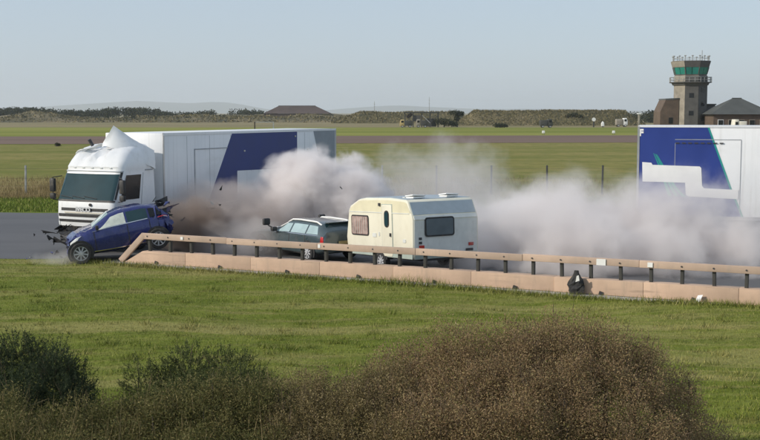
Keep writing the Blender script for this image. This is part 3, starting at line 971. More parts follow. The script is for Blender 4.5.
for k in range(4):
    c_ = Vector((0.24 + rc.uniform(-0.12, 0.14), rc.uniform(-0.8, 0.3), rc.uniform(0.15, 0.6)))
    q = [c_ + Vector((rc.uniform(-.2, .2), rc.uniform(-.3, .3), rc.uniform(-.12, .12))) for _ in range(4)]
    MB().slab([[q[0], q[1]], [q[3], q[2]]], (0.015, 0.015, 0.015)).build('broken_bumper', M['black_plastic'], bb)
# pitch: every part turns about the front axle; left wheel line is moved onto the origin
mp = Matrix.Translation((0, -0.80, 0)) @ Matrix.Translation((0, 0, 0.33)) @ Matrix.Rotation(PB, 4, 'Y') @ Matrix.Translation((0, 0, -0.33))
for ch in blue.children:
    ch.matrix_local = mp

# dark estate car towing the caravan
HE = Vector((-0.64, 0.77)).normalized()
LE = Vector((-HE.y, HE.x))                       # its left side
YAW_E = math.atan2(HE.y, HE.x)
tail_left = Vector((-1.78, 35.2))
tail_mid = tail_left - LE * 0.87
est = thing('estate_car', 'dark green black estate car with silver roof rails, hitched in front of the caravan', 'car', (tail_mid.x, tail_mid.y, 0), (0, 0, YAW_E))
ce = CarBody([(0.0, 0.42, 0.86, 0.92, 0.80, 0.72), (0.06, 0.34, 0.92, 1.12, 0.84, 0.66), (0.38, 0.26, 0.93, 1.37, 0.86, 0.62), (0.75, 0.22, 0.925, 1.40, 0.87, 0.63), (1.6, 0.20, 0.91, 1.415, 0.87, 0.63), (2.15, 0.20, 0.90, 1.38, 0.87, 0.62),
              (2.95, 0.20, 0.88, 0.97, 0.87, 0.74), (3.6, 0.22, 0.82, 0.90, 0.86, 0.74), (4.2, 0.25, 0.72, 0.78, 0.80, 0.66), (4.42, 0.32, 0.60, 0.66, 0.66, 0.5)])
ce = CarBody([(q[0], q[1] * 0.95, q[2] * 0.92, q[3] * 0.90, q[4], q[5]) for q in ce.st])
eb = ce.body('body', M['car_dark'], est)
for s in (1, -1):
    ce.side_patch([(0.36, 0.12), (0.95, 0.10), (0.95, 0.90), (0.52, 0.90)], s).build('quarter_window', M['sky_tinted_glass'], eb, smooth=True)
    ce.side_patch([(1.02, 0.10), (1.80, 0.10), (1.78, 0.90), (1.02, 0.90)], s).build('rear_side_window', M['sky_tinted_glass'], eb, smooth=True)
    ce.side_patch([(1.88, 0.10), (2.72, 0.10), (2.18, 0.90), (1.86, 0.90)], s).build('front_side_window', M['sky_tinted_glass'], eb, smooth=True)
    ce.side_patch([(0.30, 0.0), (2.80, 0.0), (2.80, 0.05), (0.30, 0.05)], s, off=0.012).build('window_trim', M['chrome'], eb)
    ra = [ce.side(x, 1.06, 0.0) for x in np.linspace(0.42, 2.2, 9)]
    ra = [Vector((p.x, s * (p.y - 0.03), p.z + (0.065 if 0 < k < 8 else 0.0))) for k, p in enumerate(ra)]
    MB().tube(ra, 0.028, 8).build('roof_rail', M['plain_white'], est, smooth=True)
    pa = [ce.side(x, 0.97, 0.012) for x in np.linspace(2.14, 2.9, 8)]
    MB().tube([Vector((p.x, s * p.y, p.z)) for p in pa], 0.018, 6).build('pillar_trim', M['plain_white'], eb)
    for xs0 in (0.98, 1.84, 2.86):
        ce.side_patch([(xs0 - 0.01, 0.1), (xs0 + 0.01, 0.1), (xs0 + 0.01, 0.97), (xs0 - 0.01, 0.97)], s, ce.lower, 0.005, 1, 8).build('door_seam', M['black_plastic'], eb)
    ce.side_patch([(0.03, 0.55), (0.16, 0.55), (0.16, 0.95), (0.05, 0.95)], s, ce.lower, 0.015).build('tail_light', M['red_lens'], eb, smooth=True)
    for xs0 in (1.2, 2.0):
        ce.side_patch([(xs0 - 0.1, 0.80), (xs0 + 0.1, 0.80), (xs0 + 0.1, 0.85), (xs0 - 0.1, 0.85)], s, ce.lower, 0.03, 2, 1).build('door_handle', M['car_dark'], eb)
    for xa in (0.80, 3.42):
        ring0 = [(xa + 0.37 * math.cos(a), 0.31 + 0.37 * math.sin(a)) for a in np.linspace(-0.4, math.pi + 0.4, 18)]
        MB().prism(ring0, 'y', s * 0.66, s * 0.876).build('wheel_arch', M['black_plastic'], eb)
        wheel(est, xa, s * 0.81, 0.31, 0.22, s)
    # long towing mirror
    mb = MB().tube([(2.62, s * 0.82, 0.90), (2.70, s * 1.02, 1.0), (2.72, s * 1.12, 1.08)], 0.02)
    am = mb.build('towing_mirror_arm', M['black_plastic'], est)
    MB().box((2.72, s * 1.13, 1.15), (0.12, 0.26, 0.22)).build('towing_mirror', M['black_plastic'], am, bevel=0.04)
    MB().box((2.58, s * 0.93, 0.91), (0.14, 0.2, 0.14)).build('mirror', M['black_plastic'], eb, bevel=0.03)
P = [[Vector((0.075 + 0.27 * v + 0.0, 0.60 * (1 - 0.1 * v) * (2 * i / 8 - 1), 0.90 + 0.30 * v)) for i in range(9)] for v in (0, 0.25, 0.5, 0.75, 1.0)]
P = [[p + Vector((-0.02, 0, 0.012)) for p in row] for row in P]
MB().slab(P, (0.02, 0, -0.01)).build('rear_window', M['windscreen'], eb, smooth=True)
ce.top_patch(2.18, 2.92, -0.92, 0.92).build('windscreen', M['windscreen'], eb, smooth=True)
MB().box((-0.02, 0, 0.62), (0.03, 0.52, 0.12)).build('number_plate', M['yellow'], eb)
MB().box((0.30, 0.0, 1.25), (0.18, 1.0, 0.03)).build('spoiler', M['car_dark'], eb, bevel=0.012)

# ------------------------------------------------------------------ caravan
PHI = R(31)
CV_L, CV_W = 3.75, 2.30
near = Vector((0.95, 32.2))
ahead = Vector((-math.sin(PHI), math.cos(PHI)))   # towing direction
rightv = Vector((math.cos(PHI), math.sin(PHI)))
cvm = near + rightv * (CV_W / 2)                  # rear end, middle
cv = thing('caravan', 'old cream touring caravan with back greyed for shade and two roof vents behind the barrier', 'caravan', (cvm.x, cvm.y, 0.095), (0, R(3.0), math.atan2(ahead.y, ahead.x)))
prof = [(0.06, 0.42), (0.0, 0.50), (-0.03, 1.55), (0.02, 1.68), (0.22, 2.08), (0.32, 2.13), (1.2, 2.18), (CV_L - 1.15, 2.17), (CV_L - 0.72, 2.12), (CV_L - 0.20, 1.92), (CV_L - 0.10, 1.78), (CV_L + 0.08, 0.95), (CV_L + 0.02, 0.55), (CV_L - 0.06, 0.42)]
HWc = CV_W / 2
body = MB().prism(prof, 'y', -HWc, HWc).build('body', M['cream'], cv, bevel=0.05, seg=3)
# rear skin: shade painted as grey, slate panel on the sloped top, dark skirt
def rear_strip(p0, p1, mat, name, y=HWc - 0.06, th=0.012, nb=1):
    d = Vector((p1[0] - p0[0], 0, p1[1] - p0[1])); nrm = Vector((-d.z, 0, d.x)).normalized()
    P = [[Vector((p0[0] + d.x * v, yy, p0[1] + d.z * v)) + nrm * th for yy in np.linspace(-y, y, 5)] for v in (0, 0.5, 1)]
    return MB().slab(P, -nrm * (th + 0.01)).build(name, M[mat], body)
rear_strip((0.0, 0.56), (-0.03, 1.54), 'caravan_grey', 'rear_shaded_panel')
rear_strip((0.03, 1.70), (0.21, 2.06), 'caravan_slate', 'rear_top_panel')
rear_strip((-0.032, 1.56), (0.015, 1.67), 'caravan_grey', 'rear_trim', th=0.02)
rear_strip((0.02, 0.43), (0.0, 0.54), 'caravan_stripe', 'rear_skirt', th=0.016)
# roof skin
P = [[(x, y, z + 0.012) for y in np.linspace(-HWc + 0.05, HWc - 0.05, 5)] for x, z in ((0.34, 2.13), (1.2, 2.18), (CV_L - 1.15, 2.17), (CV_L - 0.74, 2.125))]
MB().slab(P, (0, 0, -0.02)).build('roof_panel', M['caravan_slate'], body)
def rrect(cx, cz, w, h, r, n=5):
    pts = []
    for sx, sz, a0 in ((1, 1, 0), (-1, 1, 90), (-1, -1, 180), (1, -1, 270)):
        for k in range(n + 1):
            a = R(a0 + 90 * k / n)
            pts.append((cx + sx * (w / 2 - r) + r * math.cos(a), cz + sz * (h / 2 - r) + r * math.sin(a)))
    return pts
# rear window (faces -x): frame + pane
def rear_x(z): return float(np.interp(z, [0.5, 1.55], [0.0, -0.03])) - 0.012
f = MB().prism(rrect(0.24, 1.34, 1.02, 0.56, 0.09), 'x', rear_x(1.3) - 0.025, 0.02).build('window_frame', M['black_plastic'], body)
MB().prism(rrect(0.24, 1.34, 0.93, 0.47, 0.06), 'x', rear_x(1.3) - 0.034, 0.0).build('rear_window', M['grey_reflection_glass'], f)
# left side windows and door (face +y)
Yc = HWc
f = MB().prism(rrect(2.95, 1.33, 1.05, 0.62, 0.09), 'y', Yc - 0.02, Yc + 0.018).build('window_frame', M['black_plastic'], body)
MB().prism(rrect(2.95, 1.33, 0.97, 0.54, 0.06), 'y', Yc, Yc + 0.028).build('side_window', M['curtain'], f)
for k in range(7):
    MB().box((2.56 + k * 0.13, Yc + 0.030, 1.33), (0.012, 0.006, 0.5)).build('curtain_fold', M['off_white'], f)
dr = MB().prism(rrect(1.35, 1.22, 0.56, 1.52, 0.06), 'y', Yc - 0.01, Yc + 0.022).build('door', M['cream'], body, bevel=0.006)
MB().prism([(1.045, 0.44), (1.655, 0.44), (1.655, 2.0), (1.045, 2.0)], 'y', Yc - 0.01, Yc + 0.010).build('door_seam', M['caravan_stripe'], body)
f = MB().prism(rrect(1.35, 1.56, 0.27, 0.50, 0.12), 'y', Yc, Yc + 0.032).build('window_frame', M['black_plastic'], dr)
MB().prism(rrect(1.35, 1.56, 0.19, 0.42, 0.09), 'y', Yc, Yc + 0.042).build('door_window', M['windscreen'], f)
MB().box((1.13, Yc + 0.04, 1.10), (0.05, 0.05, 0.10)).build('door_handle', M['dark_steel'], dr)
for cx, cz, w_, h_ in ((0.42, 0.95, 0.16, 0.10), (1.82, 1.10, 0.07, 0.12), (2.1, 1.06, 0.22, 0.12)):
    MB().prism(rrect(cx, cz, w_, h_, 0.02), 'y', Yc - 0.01, Yc + 0.015).build('vent', M['caravan_grey'], body)
MB().box((1.75, Yc + 0.02, 1.98), (0.09, 0.05, 0.09)).build('awning_lamp', M['dark_steel'], body)
MB().prism([(0.08, 1.76), (CV_L - 0.16, 1.76), (CV_L - 0.26, 1.87), (CV_L - 0.76, 2.07), (CV_L - 1.2, 2.10), (1.2, 2.11), (0.36, 2.07), (0.26, 2.03)], 'y', Yc - 0.01, Yc + 0.005).build('upper_panel', M['cream_top'], body)
MB().box((CV_L / 2, Yc + 0.006, 1.74), (CV_L - 0.28, 0.02, 0.022)).build('trim_strip', M['caravan_grey'], body)
MB().prism([(0.02, 0.44), (CV_L - 0.05, 0.44), (CV_L + 0.02, 0.62), (0.0, 0.62)], 'y', Yc - 0.01, Yc + 0.008).build('skirt_stripe', M['caravan_stripe'], body)
for y_ in (0.62, -0.55):
    f = MB().box((0.62, y_, 2.185), (0.40, 0.40, 0.05)).build('roof_vent', M['plain_white'], cv, bevel=0.015)
    MB().box((0.62, y_, 2.232), (0.42, 0.46, 0.04), (0.06, 0.08, 0)).build('vent_lid', M['plain_white'], f, bevel=0.02)
for s in (1, -1):
    MB().box((-0.035, s * 0.86, 0.78), (0.03, 0.16, 0.09)).build('rear_lamp', M['red_lens'], body)
    wheel(cv, 1.75, s * (HWc - 0.05), 0.29, 0.19, s)
    MB().prism([(1.75 + 0.36 * math.cos(a), 0.36 + 0.36 * math.sin(a)) for a in np.linspace(0, math.pi, 14)], 'y', s * (HWc - 0.2), s * (HWc + 0.012)).build('wheel_arch', M['black_plastic'], body)
for z_ in (1.02, 0.90):
    MB().box((-0.03, 0.90, z_), (0.02, 0.10, 0.07)).build('rear_sticker', M['dark_steel'], body)
MB().box((-0.04, -0.80, 0.62), (0.03, 0.24, 0.07)).build('number_plate', M['dark_steel'], body)
MB().tube([(CV_L, 0.6, 0.45), (CV_L + 0.9, 0.0, 0.45), (CV_L, -0.6, 0.45)], 0.04).build('tow_frame', M['dark_steel'], cv)
MB().box((CV_L / 2, 0, 0.40), (CV_L - 0.3, 1.5, 0.1)).build('chassis', M['dark_steel'], cv)
MB().cyl((0.9, HWc - 0.35, 2.12), (0.9, HWc - 0.35, 2.2), 0.07, n=10).build('roof_flue', M['caravan_grey'], cv)

# ================================================================== crash barrier
BL = 33.0
bar = thing('crash_barrier', 'long tan crash barrier with posts, rail and base, crossing the picture', 'barrier', (BAR0.x, BAR0.y, 0), (0, 0, math.atan2(bd.y, bd.x)))
BT, RT, RH = 0.42, 0.98, 0.185
seg_len = 2.32
k = 0
x_ = 0.0
rs = random.Random(5)
while x_ < BL:
    x2 = min(BL, x_ + seg_len)
    j = rs.uniform(-0.012, 0.012)
    if k == 0:
        MB().prism([(0.0, 0.03), (x2 - 0.004, 0.03), (x2 - 0.004, BT), (0.72, BT)], 'y', -0.16, 0.16).build('base_block', M['wood'], bar, bevel=0.012)
    else:
        MB().box(((x_ + x2) / 2, j, (BT + 0.03) / 2 + 0.015), (x2 - x_ - 0.004, 0.32, BT - 0.03)).build('base_block', M['wood'], bar, bevel=0.005)
    if k % 1 == 0:
        MB().box((x_ + 1.25, -0.17, 0.085), (0.11, 0.05, 0.09), (0, 0.3, 0)).build('drain_slot', M['black_plastic'], bar)
    x_ = x2
    k += 1
xr = 0.72
k = 0
while xr < BL:
    x2 = min(BL, xr + 3.08)
    j = rs.uniform(-0.010, 0.010)
    MB().box(((xr + x2) / 2, -0.10 + j, RT - RH / 2 + j), (x2 - xr - 0.006, 0.09, RH)).build('rail', M['rail_paint'], bar, bevel=0.012)
    xr = x2
    k += 1
# ramped end of the rail
a0, a1 = Vector((-0.12, -0.10, 0.10)), Vector((0.72, -0.10, RT - RH / 2))
L_ = (a1 - a0).length
MB().box((a0 + a1) / 2, (L_ + 0.12, 0.09, RH), (0, -math.atan2(a1.z - a0.z, a1.x - a0.x), 0)).build('ramped_rail_end', M['rail_paint'], bar, bevel=0.012)
for k in range(42):
    xp_ = 0.90 + 0.775 * k
    if xp_ > BL: break
    tilt = rs.uniform(-0.03, 0.03)
    MB().box((xp_, 0.0, (BT + RT) / 2 - 0.01), (0.085, 0.11, RT - BT - 0.02), (0, tilt, 0)).build('post', M['post_dark'], bar, bevel=0.01)
for k in range(41):
    MB().cyl((0.90 + 0.775 * k, -0.16, RT - RH / 2), (0.90 + 0.775 * k, -0.142, RT - RH / 2), 0.022, n=6).build('bolt', M['dark_steel'], bar)
for s_, w_, h_ in ((15.15, 0.24, 0.16), (16.4, 0.13, 0.12), (2.2, 0.09, 0.09), (6.95, 0.08, 0.10)):
    MB().box((s_, -0.158, RT - RH / 2), (w_, 0.014, h_)).build('reflector', M['plain_white'], bar)
def bar_pt(s_, off, z):
    p = BAR0 + bd * s_ + bn * off
    return (p.x, p.y, z)
# crumpled black sheet wrapped round a post
def crumple_blob(name, w, d, h, mat, parent, seed, nu=14, nv=9):
    r_ = random.Random(seed)
    P = []
    for i in range(nv):
        v = i / (nv - 1)
        ww = (0.55 + 0.6 * math.sin(math.pi * min(1, v * 1.1 + 0.1))) * (1 - 0.55 * v ** 2)
        P.append([Vector((w / 2 * ww * math.cos(a) * r_.uniform(.72, 1.15), d / 2 * ww * math.sin(a) * r_.uniform(.72, 1.15), h * v)) for a in np.linspace(0, 2 * math.pi, nu, endpoint=False)])
    mb = MB().grid(P, close=True)
    mb.f.append(tuple(range(nu))); mb.f.append(tuple(range((nv - 1) * nu, nv * nu)))
    return mb.build(name, mat, parent)
rot_b = math.atan2(bd.y, bd.x)
sheet = thing('torn_rubber_sheet', 'torn black rubber sheet caught on a barrier post, white patch on it', 'debris', bar_pt(14.55, -0.30, 0.036), (0, 0, rot_b))
crumple_blob('rubber_sheet', 0.44, 0.22, 0.62, M['rubber'], sheet, 4)
MB().slab([[(0.02, -0.135, 0.34), (0.12, -0.13, 0.38)], [(0.05, -0.14, 0.50), (0.10, -0.135, 0.52)]], (0, -0.02, 0)).build('white_patch', M['plain_white'], sheet)
tag(MB().slab([[bar_pt(17.55, -0.40, 0.04), bar_pt(17.66, -0.40, 0.04)], [bar_pt(17.60, -0.22, 0.20), bar_pt(17.72, -0.22, 0.22)]], (0, -0.02, 0.01)).build('white_fragment', M['plain_white']),
    'small white fragment leaning on the barrier base near the right edge', 'debris')

# flying and fallen fragments of the crash
def shard(px, py, D, size, label, mat='black_plastic', ground=False):
    """one fragment in the air between camera and cloud (placed by hand at distance D)"""
    X = (px - 380) / 1140 * D
    Z = 4.7 - (py - 112.5) / 1140 * D
    r_ = random.Random(int(px * 7 + py))
    size *= 0.62
    q = [Vector((r_.uniform(-1, 1), r_.uniform(-1, 1), r_.uniform(-1, 1))) * size for _ in range(4)]
    if ground: Z = 0.012 - min(min(v.z for v in q), 0)
    mb = MB().slab([[q[0], q[1]], [q[3], q[2]]], (0.25 * size, 0.2 * size, 0.3 * size))
    o = mb.build('debris_fragment', M[mat])
    o.location = (X, D, Z)
    return tag(o, label, 'debris', 'fragments thrown out by the crash')
shard(32, 236, 43, 0.12, 'dark fragment lying on the bare road left of the lorry', ground=True)
shard(54, 252, 37.5, 0.15, 'dark shard on the road just under the lorry bumper', ground=True)
shard(47, 238, 38.2, 0.17, 'black bumper shard in the air beside the lorry front corner')
shard(219, 188, 38.5, 0.16, 'topmost dark shard flying in the dust behind the blue car')
shard(211, 203, 38.2, 0.12, 'pale shard flying just above the dark one in the dust', 'steel')
shard(212, 208, 38.2, 0.14, 'dark shard flying below the pale one in the dust')
shard(219, 206, 38.4, 0.11, 'small dark shard flying right of the pale one in the dust')
shard(218, 223, 38.6, 0.14, 'lowest dark shard in the dust left of the estate car')
shard(180, 220, 37.6, 0.17, 'long grey shard flying close behind the blue car tail', 'dark_steel')
shard(341, 188, 39.0, 0.09, 'tiny dark shard in the pale plume above the estate car')

for k in range(9):
    r2 = random.Random(100 + k)
    a_, l_ = r2.uniform(0, 6.28), r2.uniform(0.3, 1.7)
    shard(380 + 1140 * (-10.9 + l_ * math.cos(a_)) / (36.9 + 0.5 * l_ * math.sin(a_)), 250, 36.9 + 0.5 * l_ * math.sin(a_), r2.uniform(0.05, 0.11), 'small crash fragment scattered on the road below the lorry front', r2.choice(['black_plastic', 'dark_steel', 'plain_white', 'car_blue']), ground=True)

# ================================================================== fence
fence = thing('wire_fence', 'thin wire fence on slim posts along the far side of the road', 'fence', (0, 65.5, 0))
fx = [-32.7, -29.6, -26.5, -23.4, -20.35, -17.2, -14.1, -11.0, -7.9, -4.8, -2.0, 0.12, 3.25, 6.40, 9.60, 12.8, 16.0, 19.2, 22.4, 25.6, 28.8, 32.0, 35.2]
for k, x_ in enumerate(fx):
    MB().box((x_, 0.1 * math.sin(x_), 0.84), (0.10, 0.10, 1.70), (0, 0.02 * math.sin(x_ * 3), 0)).build('post', M['post_grey'] if x_ < 1 else M['post_dark'], fence, bevel=0.01)
for z_ in (0.5, 0.95, 1.5):
    MB().tube([(x_, 0.1 * math.sin(x_) - 0.055, z_) for x_ in fx], 0.004, 4).build('wire', M['dark_steel'], fence)

# ================================================================== airfield buildings
def brick_mat(name, a, b_):
    return simple(name, a, 0.9, var=0.3, scale=0.8, dirt=(b_, 0.5))
M['tower_conc'] = brick_mat('tower_concrete', (0.30, 0.27, 0.22), (0.20, 0.18, 0.15))
M['tower_panel'] = brick_mat('tower_panel', (0.095, 0.092, 0.086), (0.06, 0.06, 0.056))
M['brown_brick'] = brick_mat('brown_brick', (0.12, 0.085, 0.062), (0.08, 0.06, 0.048))
M['slate_roof'] = simple('slate_roof', (0.075, 0.08, 0.075), 0.8, var=0.25, scale=0.4)
M['shelter'] = simple('shelter_brown', (0.085, 0.062, 0.055), 0.9, var=0.3, scale=0.15)
TX, TY = 67.6, 250.0
tower = thing('control_tower', 'concrete airfield control tower with green glass and railed balcony', 'tower', (TX, TY, 0), (0, 0, 0))
def octo(rad, z, rot=10.0):
    return [Vector((rad * math.cos(R(-90 + 22.5 - rot + 45 * k)), rad * math.sin(R(-90 + 22.5 - rot + 45 * k)), z)) for k in range(8)]
def oct_loft(levels, name, mat, parent):
    P = [octo(r_, z) for r_, z in levels]
    mb = MB().grid(P, close=True)
    mb.f += [tuple(range(8)), tuple(range((len(P) - 1) * 8, len(P) * 8))]
    return mb.build(name, mat, parent)
Rr = 3.65
shaft = oct_loft([(Rr, 0), (Rr, 12.7)], 'shaft', M['tower_conc'], tower)
P8 = octo(Rr + 0.02, 0)
for k in range(8):       # darker slabs over the faces turned to the right
    a, b_ = P8[k], P8[(k + 1) % 8]
    mid = (a + b_) / 2
    ang = math.degrees(math.atan2(mid.x, -mid.y))
    if -40 < ang < 130:
        nn = Vector((mid.x, mid.y, 0)).normalized() * 0.08
        MB().slab([[a + nn + Vector((0, 0, 0.1)), b_ + nn + Vector((0, 0, 0.1))], [a + nn + Vector((0, 0, 12.6)), b_ + nn + Vector((0, 0, 12.6))]], -nn).build('dark_face', M['tower_panel'], shaft)
for k, z_ in ((0, 3.4), (0, 6.6), (0, 9.6), (7, 8.4), (7, 4.6)):
    a, b_ = P8[k], P8[(k + 1) % 8]
    mid = (a + b_) / 2; tdir = (b_ - a).normalized(); nn = Vector((mid.x, mid.y, 0)).normalized()
    c_ = mid + nn * 0.12 + Vector((0, 0, z_))
    MB().slab([[c_ - tdir * .5 - Vector((0, 0, .5)), c_ + tdir * .5 - Vector((0, 0, .5))], [c_ - tdir * .5 + Vector((0, 0, .5)), c_ + tdir * .5 + Vector((0, 0, .5))]], -nn * 0.15).build('window', M['dark_glass'], shaft)
oct_loft([(Rr + 0.3, 10.6), (Rr + 0.55, 11.1), (Rr + 1.05, 11.15), (Rr + 1.05, 11.32)], 'balcony', M['tower_panel'], tower)
bal = tower.children[-1]
q = octo(Rr + 1.0, 11.3)
for k in range(8):
    for f_ in (0, 0.33, 0.66):
        p = q[k].lerp(q[(k + 1) % 8], f_)
        MB().cyl(p, p + Vector((0, 0, 1.05)), 0.05, n=5).build('railing_post', M['post_grey'], bal)
for dz in (0.5, 1.05):
    MB().tube([p + Vector((0, 0, dz)) for p in q + [q[0]]], 0.05, 5).build('handrail', M['post_grey'], bal)
oct_loft([(Rr - 0.15, 12.6), (Rr - 0.05, 12.95)], 'cab_sill', M['tower_panel'], tower)
lo, hi = octo(Rr - 0.10, 12.95), octo(Rr + 0.32, 14.45)
for k in range(8):
    for f0, f1 in ((0.04, 0.48), (0.52, 0.96)):
        a = [lo[k].lerp(lo[(k + 1) % 8], f0), lo[k].lerp(lo[(k + 1) % 8], f1)]
        b_ = [hi[k].lerp(hi[(k + 1) % 8], f0), hi[k].lerp(hi[(k + 1) % 8], f1)]
        nn = Vector((a[0].x + a[1].x, a[0].y + a[1].y, 0)).normalized() * 0.1
        MB().slab([a, b_], -nn).build('glass_pane', M['glass_green'], tower)
    MB().cyl(lo[k], hi[k], 0.12, n=6).build('mullion', M['tower_panel'], tower)
oct_loft([(1.2, 12.9), (1.2, 14.5)], 'cab_core', M['post_dark'], tower)
oct_loft([(Rr + 0.36, 14.45), (Rr + 0.75, 15.75), (Rr + 0.6, 15.85)], 'fascia', M['tower_panel'], tower)
fas = tower.children[-1]
P8 = octo(Rr + 0.5, 15.85)
for k in range(8):       # sunlight on the fascia put into paler panels on its sunny side
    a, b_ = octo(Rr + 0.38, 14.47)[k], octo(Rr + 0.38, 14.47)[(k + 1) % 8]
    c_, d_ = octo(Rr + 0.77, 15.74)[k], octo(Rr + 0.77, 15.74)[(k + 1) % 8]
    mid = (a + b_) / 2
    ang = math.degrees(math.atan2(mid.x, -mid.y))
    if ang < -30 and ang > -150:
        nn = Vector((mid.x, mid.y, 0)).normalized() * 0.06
        MB().slab([[a + nn, b_ + nn], [c_ + nn, d_ + nn]], -nn).build('fascia_sunlit_panel', M['tower_conc'], fas)
q = octo(Rr + 0.35, 15.8)
for k in range(8):
    for f_ in (0, 0.5):
        p = q[k].lerp(q[(k + 1) % 8], f_)
        MB().cyl(p, p + Vector((0, 0, 1.05)), 0.07, n=5).build('roof_post', M['post_grey'], tower)
        MB().box(p + Vector((0, 0, 1.05)), (0.35, 0.35, 0.25)).build('roof_lamp', M['post_grey'], tower)
MB().tube([p + Vector((0, 0, 0.6)) for p in q + [q[0]]], 0.05, 5).build('roof_rail', M['post_grey'], tower)
MB().cyl((2.4, 0, 15.8), (2.4, 0, 18.2), 0.07, n=5).build('antenna', M['post_grey'], tower)

bl = thing('brick_annex', 'brown brick block with a sloped end left of the control tower', 'building', (62.4, 251, 0))
MB().prism([(-1.7, 0), (2.3, 0), (2.3, 7.6), (-0.55, 7.45), (-1.7, 4.9)], 'y', -3, 3).build('wall', M['brown_brick'], bl)
MB().prism([(-0.62, 7.47), (2.35, 7.62), (2.35, 7.9), (-0.62, 7.72)], 'y', -3.1, 3.1).build('roof', M['slate_roof'], bl)
MB().box((0.6, -3.02, 3.0), (0.9, 0.08, 1.3)).build('window', M['dark_glass'], bl)

hip = thing('hip_roofed_building', 'low brown building with dark hipped roof right of the control tower', 'building', (76.2, 245, 0))
wl = MB().box((0, 0, 2.2), (12.2, 9.0, 4.4)).build('wall', M['brown_brick'], hip)
for k in range(5):
    w_ = MB().box((-4.6 + 2.2 * k, -4.53, 2.6), (1.2, 0.1, 1.3)).build('window', M['plain_white'] if k == 0 else M['tower_conc'], hip)
    MB().box((-4.6 + 2.2 * k, -4.59, 2.6), (1.0, 0.06, 1.1)).build('pane', M['dark_glass'], w_)
mb = MB()
e = [(-6.9, -5.2, 4.35), (6.9, -5.2, 4.35), (6.9, 5.2, 4.35), (-6.9, 5.2, 4.35), (-0.9, 0, 7.75), (1.0, 0, 7.75)]
mb.add(e, [(0, 1, 5, 4), (1, 2, 5), (2, 3, 4, 5), (3, 0, 4), (3, 2, 1, 0)])
rf = mb.build('roof', M['slate_roof'], hip)
MB().box((0.05, 0, 7.78), (2.0, 0.3, 0.18)).build('ridge_cap', M['slate_roof'], rf)
lnk = thing('link_block', 'flat roofed dark link between the control tower and hipped roof', 'building', (71.6, 252.5, 0))
MB().box((0, 0, 3.2), (3.4, 4, 6.4)).build('wall', M['tower_panel'], lnk)
MB().box((0, 0, 6.5), (3.8, 4.4, 0.25)).build('roof', M['slate_roof'], lnk)

# aircraft shelter, far left of centre
sh = thing('aircraft_shelter', 'broad brown shelter with flat ridge and sloping ends on the skyline', 'shelter', (-43.0, 600, 0))
mb = MB()
e = [(-17, -9, 0), (17, -9, 0), (17, 9, 0), (-17, 9, 0), (-17, -9, 4.2), (17, -9, 4.2), (17, 9, 4.2), (-17, 9, 4.2)]
mb.add(e, [(0, 1, 5, 4), (1, 2, 6, 5), (2, 3, 7, 6), (3, 0, 4, 7), (0, 3, 2, 1), (4, 5, 6, 7)])
mb.build('wall', M['shelter'], sh)
e = [(-17.4, -9.4, 4.25), (17.4, -9.4, 4.25), (17.4, 9.4, 4.25), (-17.4, 9.4, 4.25), (-10.0, -1, 8.2), (9.2, -1, 8.2), (9.2, 1, 8.2), (-10.0, 1, 8.2)]
MB().add(e, [(0, 1, 5, 4), (1, 2, 6, 5), (2, 3, 7, 6), (3, 0, 4, 7), (0, 3, 2, 1), (4, 5, 6, 7)]).build('roof', M['shelter'], sh)
MB().box((-0.4, -0.9, 8.3), (19.4, 0.5, 0.25)).build('ridge_cap', M['slate_roof'], sh)

# ------------------------------------------------------------------ small things on the far side of the airfield
def far(px, D): return (px - 380) / 1140 * D
rig = thing('steel_rig', 'dark open steel rig with long top deck in front of the banks', 'rig', (far(421, 372), 372, 0))
for x_ in (-5.3, -2.6, 0.2, 2.9, 5.5):
    for y_ in (-1.2, 1.2):
        MB().box((x_, y_, 2.3), (0.28, 0.28, 4.6)).build('leg', M['post_dark'], rig)
MB().box((0.1, 0, 4.75), (11.6, 3.0, 0.4)).build('deck', M['post_dark'], rig)
for x_, r_ in ((-4, 0.7), (1.6, -0.8), (4.2, 0.75)):
    MB().box((x_, -1.35, 2.6), (0.2, 0.14, 3.6), (0, r_, 0)).build('brace', M['post_grey'] if r_ < 0 else M['post_dark'], rig)
MB().box((-1.5, 0, 2.9), (2.6, 2.0, 1.8)).build('tank', M['tower_panel'], rig)
MB().box((3.2, 0.2, 1.5), (3.4, 2.0, 2.6)).build('cabinet', M['post_dark'], rig)
MB().cyl((-4.6, -0.4, 3.2), (-3.0, -0.4, 4.3), 0.55, n=10).build('drum', M['shelter'], rig)

def far_truck(name, label, cat, px, D, w, h, cabm, bodym, cab_left=True):
    o = thing(name, label, cat, (far(px, D), D, 0))
    s = -1 if cab_left else 1
    c_ = MB().prism([(s * w * 0.5, 0.5), (s * w * 0.5, h * 0.6), (s * w * 0.42, h), (s * w * 0.14, h), (s * w * 0.14, 0.5)], 'y', -1.1, 1.1).build('cab', M[cabm], o, bevel=0.06)
    MB().box((s * w * 0.30, -1.12, h * 0.74), (w * 0.2, 0.08, h * 0.25)).build('side_window', M['dark_glass'], c_)
    MB().box((-s * w * 0.20, 0, 0.5 + (h - 0.8) / 2), (w * 0.60, 2.2, h - 0.9)).build('body', M[bodym], o, bevel=0.08)
    for x_ in (s * w * 0.3, -s * w * 0.3):
        for y_, sd in ((-0.95, -1), (0.95, 1)):
            wheel(o, x_, y_, 0.45, 0.3, sd)
    return o
far_truck('tractor_unit', 'small yellow and dark works truck left of the steel rig', 'truck', 406, 365, 4.0, 2.5, 'yellow', 'post_dark')
far_truck('works_truck', 'dark works truck with pale cab parked under the steel rig', 'truck', 421.5, 364, 3.6, 2.6, 'tower_conc', 'post_dark')
far_truck('dark_tractor', 'dark tractor standing in front of the long grassy bank', 'tractor', 545.5, 360, 3.9, 2.7, 'post_dark', 'post_dark', False)
